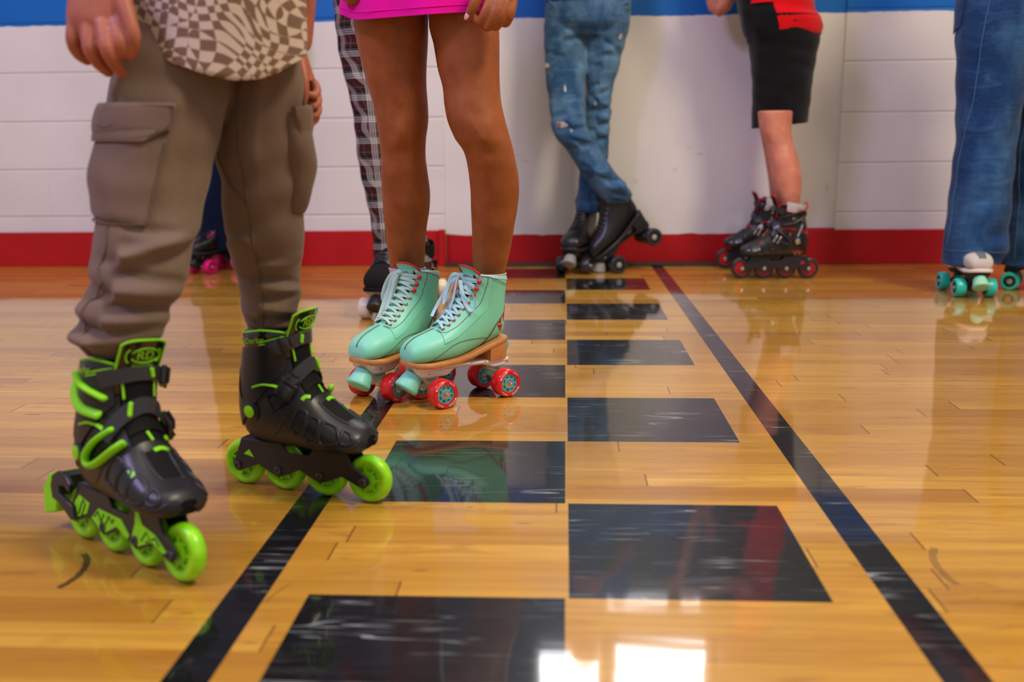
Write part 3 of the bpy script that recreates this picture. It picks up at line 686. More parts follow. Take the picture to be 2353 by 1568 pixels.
    # padded collar and sock
    co = MB(); ring = [B.S(12.9, a)*np.array([.97, .93, 1])+np.array([0, 0, .001-.006*(abs(a)/math.pi)]) for a in np.linspace(.75, 2*math.pi-.75, 30)]
    co.tube(ring, .0042, 8); sub('collar_padding', co, 'laceb')
    tab = MB(); tab.prism([(-.112, .242), (-.105, .242), (-.103, .257), (-.110, .257)], -.007, .007, bev=.001); sub('heel_tab', tab, 'redt')
    hf = MB(); hf.prism([(-.098, .120), (-.111, .113), (-.117, .101), (-.113, .094), (-.109, .088), (-.098, .084)], -.010, .006, bev=.0015); hf.build('heel_flap', M['mintdark'], root, angle=50)
    # laces: crossings, then a bow
    lc = MB()
    for i in range(len(EU)-1):
        for sg in (-1, 1):
            um = (EU[i]+EU[i+1])/2
            B.ribbon(lc, [(EU[i], -sg*EA[i]), (EU[i]*.72+EU[i+1]*.28, -sg*EA[i]*.45), (EU[i]*.35+EU[i+1]*.65, sg*EA[i]*.4), (EU[i+1], sg*(EA[i+1]-.03))], .0062, .0013, .0022 if sg > 0 else .0033, bulge=.0035, sm=5)
    for u, a in ((11.9, .70), (10.8, .64)):
        B.ribbon(lc, [(u, -a), (u+.05, -.3), (u+.05, .3), (u, a)], .006, .0013, .003, bulge=.004)
    k0 = B.S(12.5, -.12, .008)
    lc.ell(k0, (.007, .009, .006), n=12)
    def lp(pts, w=.0042): lc.tube(smoothpts([k0+np.array(p) for p in pts], 7), w, 8, flat=.22, up=(1, .15, .2))
    for pts in pal['bow']: lp(pts)
    sub('laces', lc, pal['lace'], angle=60)
    return root
MINT = dict(boot='mint', sole='tan', plate='white', cushion='mintp', wheel='redp', hub='mintdark', stop='mintp', stitch='stitch', eyelet='redt', lace='lace')
def girl_skates():
    # local frame: +y is the wearer's left = the side the camera sees
    a = dict(MINT); a['bow'] = [[(0, 0, 0), (.012, -.012, -.004), (.014, -.030, -.030), (.018, -.034, -.055), (.016, -.028, -.062), (.012, -.020, -.04), (.006, -.006, -.004)],
                                [(0, 0, 0), (.010, -.004, -.005), (.016, -.012, -.030), (.026, -.014, -.060), (.034, -.012, -.078), (.030, -.006, -.080), (.018, -.004, -.045), (.004, 0, 0)],
                                [(0, 0, 0), (.012, -.008, -.010), (.022, -.018, -.045), (.042, -.020, -.085), (.058, -.022, -.108)], [(0, 0, 0), (.012, -.002, -.012), (.022, -.006, -.045), (.038, -.006, -.075)]]
    s1 = quad_skate(a); tag(s1, 'mint green roller skate with red wheels and limp pale bow, nearest the lime skates', 'roller skate', 'mint green roller skates')
    b = dict(MINT); b['lace'] = 'laceb'
    b['bow'] = [[(0, 0, 0), (.010, .014, .004), (.008, .034, -.012), (-.002, .046, -.040), (-.002, .048, -.060), (.004, .040, -.066), (.010, .026, -.045), (.008, .010, -.008)],
                [(0, 0, 0), (.012, -.010, .002), (.018, -.020, -.018), (.026, -.022, -.045), (.030, -.018, -.056), (.024, -.012, -.04), (.010, -.004, -.004)],
                [(0, 0, 0), (.012, .004, -.006), (.022, .008, -.035), (.034, .010, -.064), (.044, .008, -.082)], [(0, 0, 0), (.012, -.012, -.008), (.022, -.030, -.035), (.040, -.038, -.068), (.052, -.034, -.084)]]
    s2 = quad_skate(b); tag(s2, 'mint green roller skate with pale blue looped bow and wood heel, farther from lime skates', 'roller skate', 'mint green roller skates')
    h = (-.79, -.613)
    place(s1, (-.352, 2.018, 0), (-.55, -.835)); place(s2, (-.2165, 1.963, 0), h)
    return s1, s2
SK1, SK2 = girl_skates()
# ------------------------------------------------------------------ inline skates
IP = [(.1175, .094, .1165, .102, .011, 2.6), (.112, .083, .108, .112, .028, 2.8), (.094, .079, .088, .120, .0385, 3), (.064, .078, .063, .134, .0435, 3), (.03, .078, .041, .152, .0425, 2.8),
      (-.008, .078, .025, .173, .0405, 2.6), (-.043, .078, .016, .192, .0390, 2.5), (-.076, .081, .012, .206, .0385, 2.4), (-.098, .092, .010, .217, .0380, 2.2), (-.104, .130, .008, .228, .0395, 2.1),
      (-.099, .172, .006, .238, .0410, 2), (-.091, .212, .005, .246, .0420, 2), (-.087, .235, .005, .254, .0420, 2)]
IB = Boot(IP)
def inline_skate(pal, outer=1, brake=True, fine=True):
    """outer: +1 when the wearer's left side is the outer side of this skate"""
    root = empty('inline_skate'); B = IB; inner = -outer
    mb = MB(); B.shell(mb, na=56, nu=70); bt = mb.build('boot', M[pal['boot']], root, angle=60)
    def sub(name, mb, mat, par=bt, **k): return mb.build(name, [M[q] for q in mat] if isinstance(mat, (list, tuple)) else M[mat], par, **k)
    # hard shell: toe cap with ribs round dark vents
    sh = MB()
    B.patch(sh, .0, 4.4, -2.6, 2.6, .0004, .0016, 24, 40); B.patch(sh.cut(), 4.3, 8.8, .62, 2.7, .0004, .0016, 24, 20); B.patch(sh.cut(), 4.3, 8.8, -2.7, -.62, .0004, .0016, 24, 20)
    sub('shell', sh, pal['shell'], angle=60)
    vt = MB(); rb = MB()
    vents = [[(.018, .143), (.034, .136), (.026, .106), (.006, .112)], [(.040, .133), (.054, .126), (.052, .099), (.030, .102)], [(.060, .126), (.080, .116), (.086, .100), (.058, .098)], [(.088, .114), (.101, .108), (.104, .099), (.091, .099)]]
    for sg in (-1, 1):
        for v in vents:
            B.sdecal(vt.cut(), v, sg, .0014, .0008); B.scurve(rb.cut(), v+[v[0]], sg, .0026, .0019, sm=4)
        for q in ([(.085, .091), (.105, .094), (.112, .100)], [(.03, .092), (.06, .090), (.09, .093)], [(-.03, .10), (-.015, .112), (-.005, .128)]): B.scurve(rb.cut(), q, sg, .0024, .0012)
        B.sdecal(vt.cut(), [(-.099, .115), (-.089, .135), (-.089, .112), (-.095, .102)], sg, .0012, .0006)
        B.sdecal(vt.cut(), [(-.022, .135), (-.037, .160), (-.006, .166), (.004, .150)], sg, .0014, .0008)
    B.udecal(vt.cut(), [(2.2, -.30), (2.2, .30), (3.9, .34), (3.9, -.34)], .0016, .0008); B.ucurve(rb.cut(), [(2.1, -.34), (3, -.40), (4, -.40)], .002, .0018); B.ucurve(rb.cut(), [(2.1, .34), (3, .40), (4, .40)], .002, .0018)
    sub('vent_mesh', vt, 'dblack'); sub('shell_rib', rb, pal['shell'], angle=60)
    # hinged cuff
    cu = MB()
    B.patch(cu, 8.2, 11.3, .72, 2*math.pi-.72, .0022, .0028, 24, 50, ef=lambda u, a: (u+.35*math.cos(a)*(-1)*(u-8.2)/3.4*.4, a)); cf = cu.build('cuff', M[pal['shell']], root, angle=60)
    for sg in (-1, 1):
        p, n = B.at(-.066, .133, sg); q = MB(); q.lathe([(.016, .001), (.0155, .005), (.013, .0065)], p, n, 24, 0); sub('pivot_plate', q, pal['shell'], cf)
        q = MB(); q.lathe([(.0095, .006), (.0095, .0082), (.008, .009)], p, n, 20, 0); sub('pivot_rivet', q, pal['rivet'], cf)
        v2 = MB(); B.sdecal(v2, [(-.088, .195), (-.082, .165), (-.080, .150), (-.090, .165)], sg, .0052, .0006); sub('cuff_vent', v2, 'dblack', cf)
    # liner collar, tongue, trims
    li = MB(); A = np.linspace(.55, 2*math.pi-.55, 44); rows = []
    for h, o in [(-.035, .001), (-.012, .004), (0, .0055), (.008, .006), (.014, .004), (.014, -.002), (.0, -.006), (-.03, -.008)]:
        rows.append([B.S(12, a)+B.nrm(11.5, a)*o+np.array([0, 0, 1.])*h*(1 if h < 0 else max(.1, min(1, 1.35*(1-abs(abs(a-math.pi)/2.6)**3)))) for a in A])
    li.loft(rows, caps=(False, False), closed=False); lo = li.build('liner', M[pal['liner']], root, angle=60)
    tr = MB(); tr.tube(rows[4], .0016, 8)
    for sg in (-1, 1): tr.tube(smoothpts([B.S(u, sg*a, .004) for u, a in ((12.2, .62), (11.7, .60), (11.0, .56), (10.2, .52), (9.2, .50), (8.2, .5))], 5), .0016, 8)
    sub('liner_trim', tr, pal['trim'], lo)
    tg = MB(); A = np.linspace(-.66, .66, 20); rows = []
    for h, o in [(-.06, -.001), (-.02, .004), (0, .007), (.014, .009), (.029, .0115), (.034, .012), (.034, .006), (.0, -.001), (-.05, -.006)]:
        rows.append([B.S(12, a*(1.0-.12*max(h, 0)/.03))+B.nrm(11.6, a)*o+np.array([.22, 0, 1.])*(h*(1-.15*(a/.66)**4) if h > 0 else h) for a in A])
    tg.loft(rows, caps=(False, False), closed=False); tn = tg.build('tongue', M[pal['liner']], root, angle=60)
    te = MB(); edge = list(reversed([r[0] for r in rows[1:6]]))[::-1]+rows[5]+[r[-1] for r in rows[1:6]][::-1]; te.tube(edge, .0016, 8); sub('tongue_trim', te, pal['trim'], tn)
    B2 = MB(); B.patch(B2, 5.0, 11.6, -.58, .58, .001, .002, 30, 14); sub('tongue_front', B2, 'dblack', tn)
    # straps
    st = MB(); B.ribbon(st, [(10.75, a) for a in np.linspace(-1.05, 1.05, 9)], .021, .0026, .006)
    so = st.build('ankle_strap', M['strap'], root, angle=50)
    s2 = MB(); B.ribbon(s2, [(6.75-.55*abs(a)**1.2, a) for a in np.linspace(-1.15, 1.15, 9)], .022, .0026, .0055)
    s2o = s2.build('instep_strap', M['strap'], root, angle=50)
    def buckle(u, a, par, w):
        p, n = B.S(u, a, .011), B.nrm(u, a); t = B.S(u, a+.1)-B.S(u, a-.1); t /= np.linalg.norm(t); b = np.cross(n, t)
        Rm = np.stack([t, b, n], 1); m = MB(); m.box(p, (.026, w*1.15, .009), 0, Rm, bev=.002); m.box(p+n*.006-t*.004, (.018, w*.9, .004), 0, Rm, bev=.0012)
        m.lathe([(.0022, -w*.62), (.0022, w*.62)], p+n*.004+t*.011, b, 8); sub('buckle', m, pal['shell'], par)
        m = MB(); m.box(p+n*.003+t*.016, (.012, w*.85, .005), 0, Rm, bev=.001); m.box(p+n*.003+t*.026, (.006, w*.5, .006), 0, Rm, bev=.001); sub('buckle_lever', m, pal['lever'], par)
    buckle(10.75, inner*.98, so, .022); buckle(6.25, inner*.98, s2o, .023)
    # ladder anchors: the lime loops on the outer side, small teeth on the inner front
    def loop(pts, par):
        m = MB(); m.tube(smoothpts([B.at(x, z, outer)[0]+B.at(x, z, outer)[1]*.0085 for x, z in pts], 5), .0066, 10, flat=.6); sub('strap_anchor', m, pal['anchor'], par, angle=60)
    loop([(-.014, .212), (-.040, .224), (-.072, .232), (-.082, .226), (-.074, .212), (-.048, .196), (-.020, .190)], so)
    loop([(.004, .172), (-.018, .156), (-.036, .136), (-.030, .124), (-.008, .130), (.018, .148), (.024, .156)], s2o)
    tm = MB(); B.ucurve(tm, [(10.2, inner*.25), (11.3, inner*.22)], .003, .010); sub('ladder_teeth', tm, pal['anchor'], so)
    tm = MB(); B.ucurve(tm, [(7.2, outer*.35), (6.2, outer*.42)], .003, .009); sub('ladder_teeth', tm, pal['anchor'], s2o)
    # lime dashes on the shell
    ds = MB()
    B.ribbon(ds.cut(), [(4.6, inner*.55), (4.85, inner*.7), (4.9, inner*.85)], .006, .0014, .002)
    B.ribbon(ds.cut(), [(3.85, -.05), (3.95, .2), (3.9, .45)], .006, .0014, .0022); B.ribbon(ds.cut(), [(3.6, outer*.95), (3.1, outer*.98)], .0065, .0014, .0022)
    B.ribbon(ds.cut(), [(4.4, .05), (4.9, -.05*inner)], .004, .0014, .002)
    for sg in (-1, 1):
        PN = [B.at(x, z, sg) for x, z in smoothpts([(-.056, .172), (-.038, .177), (-.016, .173), (-.003, .166)], 5)]; ds.cut().tube([p+n*.0035 for p, n in PN], .0042, 8, flat=.5)
        PN = [B.at(x, z, sg) for x, z in smoothpts([(-.096, .122), (-.093, .112)], 5)]; ds.cut().tube([p+n*.0015 for p, n in PN], .002, 8)
    sub('shell_accent', ds, pal['trim'])
    if pal.get('text'):
        t = MB(); B.text(t, 'RD', 12.75, 0, .014, .0145, sx=1.05)
        tn_ = MB()
        def tp(x, z):            # point on the tongue front
            a = x/.041; f = (z-.254)
            p = B.S(12, a)+B.nrm(11.6, a)*(.0072+.0045*max(0, f+.0)/.026)+np.array([.22, 0, 1.])*f; return p+np.array([.0012, 0, 0])
        V, F = glyphs('RD', .0118); V[:, 0] *= .86; tn_.add([tp(v[0], .2675+v[1]) for v in V], F)
        tn_.tube([tp(.0150*math.cos(a), .2675+.0095*math.sin(a)) for a in np.linspace(.45, math.pi-.45, 12)], .0008, 6); tn_.tube([tp(.0150*math.cos(a), .2675+.0095*math.sin(a)) for a in np.linspace(math.pi+.45, 2*math.pi-.45, 12)], .0008, 6)
        tn_.tube([tp(-.0135+.004*math.cos(a)-.002, .2675+.0085*math.sin(a)) for a in np.linspace(math.pi*.6, math.pi*1.4, 8)], .0010, 6); tn_.tube([tp(.0155+.004*math.cos(a)-.002, .2675+.0085*math.sin(a)) for a in np.linspace(-math.pi*.4, math.pi*.4, 8)], .0010, 6)
        V, F = glyphs('ROLLER DERBY', .0032); tn_.add([tp(v[0]*.8, .2545+v[1]) for v in V], F)
        sub('tongue_emblem', tn_, 'lime', tn, smooth=False)
        c = MB(); V, F = glyphs('RollerDerby', .0085)
        for sg in (-1, 1):
            la = .045
            c.add([(B.S(12, sg*2.0+v[0]/la)+B.nrm(11.5, sg*2.0+v[0]/la)*.0072+np.array([0, 0, v[1]+.000])) for v in V], F)
            for dz in (-.004, -.008): c.tube([B.S(12, sg*a)+B.nrm(11.5, sg*a)*.0055+np.array([0, 0, dz+.004*(1.5-a)]) for a in np.linspace(.75, 1.5, 8)], .0009, 6)
        sub('collar_print', c, 'lime', lo, smooth=False)
    if pal.get('grey'):
        g = MB()
        for sg in (-1, 1):
            B.sdecal(g.cut(), [(.055, .112), (.098, .102), (.098, .096), (.055, .105)], sg, .0024, .0008); B.sdecal(g.cut(), [(-.08, .205), (-.045, .215), (-.045, .209), (-.08, .199)], sg, .0054, .0008)
            B.sdecal(g.cut(), [(-.075, .192), (-.062, .150), (-.067, .150), (-.080, .188)], sg, .0054, .0008); B.sdecal(g.cut(), circle((-.07, .090), .010), sg, .0024, .001)
        sub('grey_badge', g, 'silver'); g = MB()
        for sg in (-1, 1):
            PN = [B.at(x, z, sg) for x, z in ((.004, .150), (.016, .132))]; g.tube([p+n*.010 for p, n in PN], .0035, 8)
            PN = [B.at(x, z, sg) for x, z in ((-.008, .146), (.004, .128))]; g.tube([p+n*.010 for p, n in PN], .0035, 8)
        sub('buckle_chrome', g, 'steel', s2o); g = MB()
        for sg in (-1, 1):
            B.sdecal(g.cut(), [(-.099, .112), (-.087, .124), (-.083, .116), (-.093, .106)], sg, .003, .001); B.sdecal(g.cut(), [(-.085, .098), (-.050, .100), (-.050, .096), (-.085, .094)], sg, .003, .001)
            B.sdecal(g.cut(), [(-.097, .168), (-.080, .172), (-.078, .162), (-.098, .156)], sg, .0054, .001); B.sdecal(g.cut(), [(-.045, .172), (-.035, .155), (-.04, .151), (-.05, .168)], sg, .003, .001)
        sub('red_accent', g, 'redd'); g = MB()
        A = np.linspace(1.25, 2*math.pi-1.25, 40); rows = [[B.S(12, a)+B.nrm(11.5, a)*o+np.array([0, 0, 1.])*h for a in A] for h, o in ((-.012, .0068), (.012, .0078), (.019, .005))]
        g.loft(rows, caps=(False, False), closed=False); sub('grey_collar', g, 'greyp', lo)
        g = MB(); g.tube(smoothpts([B.S(12, math.pi)+np.array(q) for q in ((-.006, 0, -.004), (-.014, 0, .008), (-.014, 0, .024), (-.007, 0, .028), (-.004, 0, .016))], 5), .0026, 8); g.tube([B.S(12, a)+B.nrm(11.5, a)*.0085+np.array([0, 0, -.012+.02*max(0, (1.9-abs(a-math.pi)))*0]) for a in A], .0016, 6)
        sub('pull_loop', g, 'redd', lo)
        g = MB(); V, F = glyphs('ROLLER', .008)
        for sg in (-1, 1): g.add([(B.S(12, sg*2.35+v[0]/.045)+B.nrm(11.5, sg*2.35+v[0]/.045)*.0088+np.array([0, 0, v[1]])) for v in V], F)
        sub('collar_print', g, 'redd', lo, smooth=False)
    # frame
    poly = [(-.124, .036), (-.120, .028), (-.111, .026), (-.100, .031), (-.075, .041), (-.05, .029), (-.038, .025), (-.026, .029), (0, .041), (.026, .029), (.038, .025), (.05, .029), (.075, .040), (.104, .028), (.114, .0265), (.123, .034), (.121, .042), (.094, .060), (.084, .080), (.030, .080), (.018, .0655), (-.02, .0655), (-.03, .080), (-.105, .080), (-.113, .060)]
    fm = MB()
    for sg in (-1, 1): fm.prism(poly, sg*.0175-.0022, sg*.0175+.0022, bev=.001)
    fm.box((.055, 0, .078), (.055, .036, .006), bev=.001); fm.box((-.068, 0, .078), (.075, .036, .006), bev=.001)
    for x in (.06, -.06): fm.lathe([(.007, .0), (.007, .008)], (x, 0, .070), (0, 0, 1), 12)
    fo = fm.build('frame', M[pal['frame']], root, angle=35)
    if pal.get('graphic'):
        g = MB(); y = outer*.0199
        def pl(P): g.prism(P, min(y, y+outer*.0006), max(y, y+outer*.0006))
        pl([(-.118, .035), (-.104, .034), (-.078, .045), (-.072, .060), (-.098, .066), (-.108, .056)]); pl([(-.066, .042), (-.046, .031), (-.03, .031), (-.006, .044), (.02, .034), (.024, .040), (.004, .056), (-.05, .058)])
        pl([(.028, .034), (.046, .031), (.074, .043), (.098, .034), (.106, .038), (.080, .054), (.052, .060), (.044, .074), (.036, .074), (.036, .058)])
        sub('frame_graphic', g, 'lime', fo, smooth=False)
        g = MB()
        for P in ([(-.098, .040), (-.090, .058)], [(-.090, .040), (-.082, .056), (-.088, .062)], [(-.058, .046), (-.05, .054), (-.042, .042), (-.036, .053)], [(-.030, .042), (-.024, .054), (-.016, .046), (-.012, .052)], [(.052, .040), (.062, .053), (.070, .044), (.062, .040)], [(.074, .046), (.082, .050), (.090, .042)]):
            g.tube([(x, y+outer*.0008, z) for x, z in P], .0011, 6)
        sub('frame_lettering', g, pal['frame'], fo)
    else:
        g = MB(); g.prism([(-.100, .056), (-.090, .064), (-.082, .052), (-.090, .054)], -.0208, -.0196); g.prism([(-.100, .056), (-.090, .064), (-.082, .052), (-.090, .054)], .0196, .0208); sub('frame_badge', g, pal['trim'], fo, smooth=False)
    for x in (-.11325, -.03775, .03775, .11325):
        c = (x, 0, .0365); w = MB(); n = 44
        t = [(.0232, -.0085), (.028, -.0105), (.0325, -.0092), (.0352, -.006), (.0365, 0), (.0352, .006), (.0325, .0092), (.028, .0105), (.0232, .0085)]
        w.lathe(t+[(.0225, .006), (.0225, -.006), t[0]], c, (0, 1, 0), n, 0, caps=False)
        wo = w.build('wheel', M[pal['wheel']], root, angle=50)
        h = MB(); h.lathe([(.0228, -.004), (.0228, .004)], c, (0, 1, 0), n)
        for sd in (-1, 1):
            h.lathe([(.0228, sd*.003), (.0228, sd*.0085), (.0205, sd*.0085), (.0205, sd*.003)], c, (0, 1, 0), n, caps=False); h.lathe([(.0135, 0), (.0135, sd*.0095), (.011, sd*.0095)], c, (0, 1, 0), 24)
            for k in range(7):
                a = k*2*math.pi/7; ca, sa = math.cos(a), math.sin(a); h.box((x+.017*ca, sd*.006, .0365+.017*sa), (.008, .005, .003), R=[(ca, 0, -sa), (0, 1, 0), (sa, 0, ca)])
        h.build('hub', M[pal['hub']], wo, angle=40)
        b = MB()
        for sd in (-1, 1): b.lathe([(.0062, sd*.0195), (.0062, sd*.0222), (.005, sd*.0228), (.0028, sd*.0228), (.0026, sd*.021)], c, (0, 1, 0), 16)
        b.build('axle_bolt', M[pal['bolt']], wo, angle=40)
    if brake:
        b = MB(); arm = [(-.100, .036), (-.108, .030), (-.124, .038), (-.140, .046), (-.158, .050), (-.164, .066), (-.160, .082), (-.145, .090), (-.125, .088), (-.112, .078), (-.114, .066), (-.128, .072), (-.142, .070), (-.140, .060), (-.122, .054), (-.106, .050)]
        for sg in (-1, 1): b.prism(arm, sg*.0235-.003, sg*.0235+.003, bev=.001)
        b.box((-.150, 0, .070), (.016, .05, .03), bev=.003); bo = b.build('brake_arm', M[pal['frame']], root, angle=40)
        b = MB(); b.prism([(-.156, .086), (-.182, .078), (-.196, .056), (-.190, .020), (-.160, .028), (-.154, .050)], -.020, .020, bev=.0025); b.build('brake_pad', M[pal['pad']], bo, angle=40)
    return root
LIMEP = dict(boot='dblack', shell='black', liner='gblack', trim='lime', rivet='lime', lever='strap', anchor='lime', frame='black', wheel='limew', hub='limew', bolt='dsteel', pad='lime', text=True)
REDP = dict(boot='bleather', shell='black', liner='dblack', trim='redd', rivet='steel', lever='silver', anchor='black', frame='black', wheel='bwheel', hub='redd', bolt='steel', pad='bwheel', grey=True)
SK3 = inline_skate(dict(LIMEP, graphic=True), outer=-1); tag(SK3, 'black and lime inline skate in the left foreground, frame printed lime, heel brake', 'inline skate', 'black and lime inline skates')
place(SK3, (-.562, 1.142, .001), (.188, -.130), roll=math.radians(-7))
SK4 = inline_skate(LIMEP, outer=1, brake=False); tag(SK4, 'black and lime inline skate with plain black frame, crossing the black border line', 'inline skate', 'black and lime inline skates')
place(SK4, (-.398, 1.392, 0), (.211, -.076))
SK5 = inline_skate(REDP, outer=1, brake=False); tag(SK5, 'black and red inline skate of the boy in black shorts, nearer the camera', 'inline skate', 'black and red inline skates')
SK6 = inline_skate(REDP, outer=-1, brake=False); tag(SK6, 'black and red inline skate half hidden behind the other, closest to the red baseboard', 'inline skate', 'black and red inline skates')
place(SK5, (.812, 3.785, 0), (-1, .02), scale=1.12); place(SK6, (.80, 4.10, 0), (-1, .06), scale=1.12)
BLK = dict(boot='bleather', sole='black', plate='black', cushion='black', wheel='bwheel', hub='black', stop='grey', lace='black', eyelet='dsteel')
SK7 = quad_skate(BLK, 1); tag(SK7, 'black roller skate flat on the floor, white toe stop, under the faded ripped jeans', 'roller skate', 'black roller skates')
place(SK7, (.066, 4.03, 0), (-.34, -.94), scale=1.15)
SK8 = quad_skate(dict(BLK), 1); tag(SK8, 'black roller skate tipped up on its toe stop with rear wheels off the floor', 'roller skate', 'black roller skates')
place(SK8, (.289, 4.032, .061), (-.95, -.3), pitch=math.radians(35.6), scale=1.2)
WHT = dict(boot='bsuede', sole='bsuede', plate='silver', cushion='silver', wheel='wwheel', hub='silver', stop='black', lace='black', eyelet='dsteel')
SK9 = quad_skate(WHT, 1, QLOW); tag(SK9, 'black suede roller skate with cream white wheels, toe showing left of the mint boots', 'roller skate', 'white wheeled roller skates')
place(SK9, (-.555, 2.98, 0), (-.12, -.99), scale=1.08)
SK10 = quad_skate(WHT, 1, QLOW); tag(SK10, 'black suede roller skate whose cream white wheel shows between the two mint boots', 'roller skate', 'white wheeled roller skates')
place(SK10, (-.516, 3.38, 0), (-.4, .9), scale=1.08)
TEAL = dict(boot='wsuede', sole='white', plate='black', cushion='teal', wheel='teal', hub='black', stop='tealg', lace='wsuede', eyelet='silver', stripe='gsuede')
SK11 = quad_skate(TEAL, 1, QLOW); tag(SK11, 'white suede roller skate with teal wheels pointing at the camera under wide jeans', 'roller skate', 'teal wheeled roller skates')
place(SK11, (1.385, 3.395, 0), (-.05, -1), scale=1.06)
SK12 = quad_skate(TEAL, 1, QLOW); tag(SK12, 'white roller skate with teal wheels turned sideways at the right edge', 'roller skate', 'teal wheeled roller skates')
place(SK12, (1.665, 3.475, 0), (.86, -.5), scale=1.06)
PNK = dict(boot='bleather', sole='black', plate='black', cushion='black', wheel='pink', hub='pink', stop='black', lace='black', eyelet='pink')
SK13 = quad_skate(PNK, 1); tag(SK13, 'black roller skate with hot pink wheels seen between the taupe trouser legs', 'roller skate', 'pink wheeled roller skates')
place(SK13, (-1.50, 4.05, 0), (-.45, -.9), scale=1.0)
# ------------------------------------------------------------------ people
class Limb:
    """A limb or trouser leg: rows (y, xl, xr, depth) read off the photo, turned into rings at their own distance; phi 0 faces the camera side, + to the right."""
    def __init__(s, rows, dr=1., e=2.0, folds=(), nz=0., ns=12, seed=1, fn=None):
        s.r = np.array([tuple(r[:4])+((r[4],) if len(r) > 4 else (dr,)) for r in rows], float); s.e = e; s.folds = folds; s.nz = nz; s.ns = ns; s.seed = seed; s.fn = fn
        s.y0, s.y1 = s.r[0, 0], s.r[-1, 0]
    def row(s, y):
        i = np.interp(y, s.r[:, 0], np.arange(len(s.r))); v = cr(s.r, i); return v
    def wr(s, y, ph):
        o = 0.
        for (fy, fp, k, amp, w, sp) in s.folds:          # fold: height, angle, slope, depth, width, spread
            d = y-(fy+k*(ph-fp)); o += amp*math.exp(-(d/w)**2)*math.exp(-((math.remainder(ph-fp, 2*math.pi))/sp)**2)
        if s.fn: o += s.fn(y, ph)
        return o
    def S(s, y, ph, off=0.):
        _, xl, xr, Y, q = s.row(y); c = px((xl+xr)/2, y, Y); rx = (xr-xl)/2*mpp(c)
        sp, cp = math.sin(ph), math.cos(ph)
        x = math.copysign(abs(sp)**(2/s.e), sp); yy = math.copysign(abs(cp)**(2/s.e), cp)
        o = off+s.wr(y, ph)
        P = np.array([c[0]+x*(rx+o), c[1]-yy*(rx*q+o), c[2]])
        if s.nz:
            n = float(noise3(P[None]*np.array([1, 1, 1.6]), s.ns, s.seed)[0]); P[0] += x*n*s.nz; P[1] -= yy*n*s.nz
        return P
    def rings(s, step=10, n=36, y0=None, y1=None):
        y0 = s.y0 if y0 is None else y0; y1 = s.y1 if y1 is None else y1; k = max(2, int(abs(y1-y0)/step)+1)
        return [[s.S(y, a) for a in np.arange(n)*2*math.pi/n] for y in np.linspace(y0, y1, k)]
    def solid(s, mb, step=10, n=36, m=0): return mb.loft(s.rings(step, n), m)
    def cloth(s, mb, step=8, n=48, m=0, uv=0., lip=.003, hem=None):      # open at the bottom with a turned-in edge
        R = s.rings(step, n)
        if hem: R = [[hem(np.array(p), i/(len(R)-1)) for p in r] for i, r in enumerate(R)]
        b = np.array(R[-1]); c = b.mean(0); up = np.array(R[-3])
        R.append(list(c+(b-c)*.97+np.array([0, 0, -.0004]))); R.append(list(c+(b-c)*.94+np.array([0, 0, .002]))); R.append(list(c+(b-c)*.92+np.array([0, 0, .03])))
        if not uv: return mb.loft(R, m, (True, False))
        o = len(mb.f); mb.loft(R, m, (True, False), uv=True)
        for fi in range(o, len(mb.f)):
            f = mb.f[fi]
            if len(f) != 4: continue
            U = []
            for vi, (u, v) in zip(f, mb.uv[fi]):
                p = mb.v[vi]; cc = np.mean(R[int(v)], 0); r = np.linalg.norm(np.array(R[int(v)])-cc, axis=1).mean(); U.append((u*2*math.pi*r/uv, p[2]/uv))
            u0 = U[0][0]; mb.uv[fi] = [(a, b_) for a, b_ in U]
        return mb
    def patch(s, mb, pts, off, th, m=0, nu=12, nv=12, bulge=0.):   # quad patch on the cloth: corners (y, phi) TL, TR, BR, BL
        tl, tr, br, bl = [np.array(p, float) for p in pts]; V = []; F = []
        for k in (0, 1):
            for i in range(nv+1):
                for j in range(nu+1):
                    a = tl+(tr-tl)*j/nu; b = bl+(br-bl)*j/nu; p = a+(b-a)*i/nv
                    bu = (math.sin(math.pi*i/nv)*math.sin(math.pi*j/nu))**.6 if 0 < i < nv and 0 < j < nu else 0
                    V.append(s.S(p[0], p[1], off+(th+bulge*bu if k else 0)))
        n = (nu+1)*(nv+1); I = lambda k, i, j: k*n+i*(nu+1)+j
        for i in range(nv):
            for j in range(nu):
                F.append((I(1, i, j), I(1, i, j+1), I(1, i+1, j+1), I(1, i+1, j))); F.append((I(0, i, j), I(0, i+1, j), I(0, i+1, j+1), I(0, i, j+1)))
        for i in range(nv):
            for j in (0, nu): F.append((I(0, i, j), I(1, i, j), I(1, i+1, j), I(0, i+1, j)))
        for j in range(nu):
            for i in (0, nv): F.append((I(0, i, j), I(0, i, j+1), I(1, i, j+1), I(1, i, j)))
        return mb.add(V, F, m)
    def seam(s, mb, yp, r=.0012, off=.0, n=6, sm=6):
        return mb.tube([s.S(p[0], p[1], off) for p in smoothpts(yp, sm)], r, n)
def finger(mb, pts, n=12):            # pts: (x, y, depth, radius in px)
    q = smoothpts(pts, 5); P = [px(a[0], a[1], a[2]) for a in q]; mb.tube(P, [a[3]*mpp(p) for a, p in zip(q, P)], n)
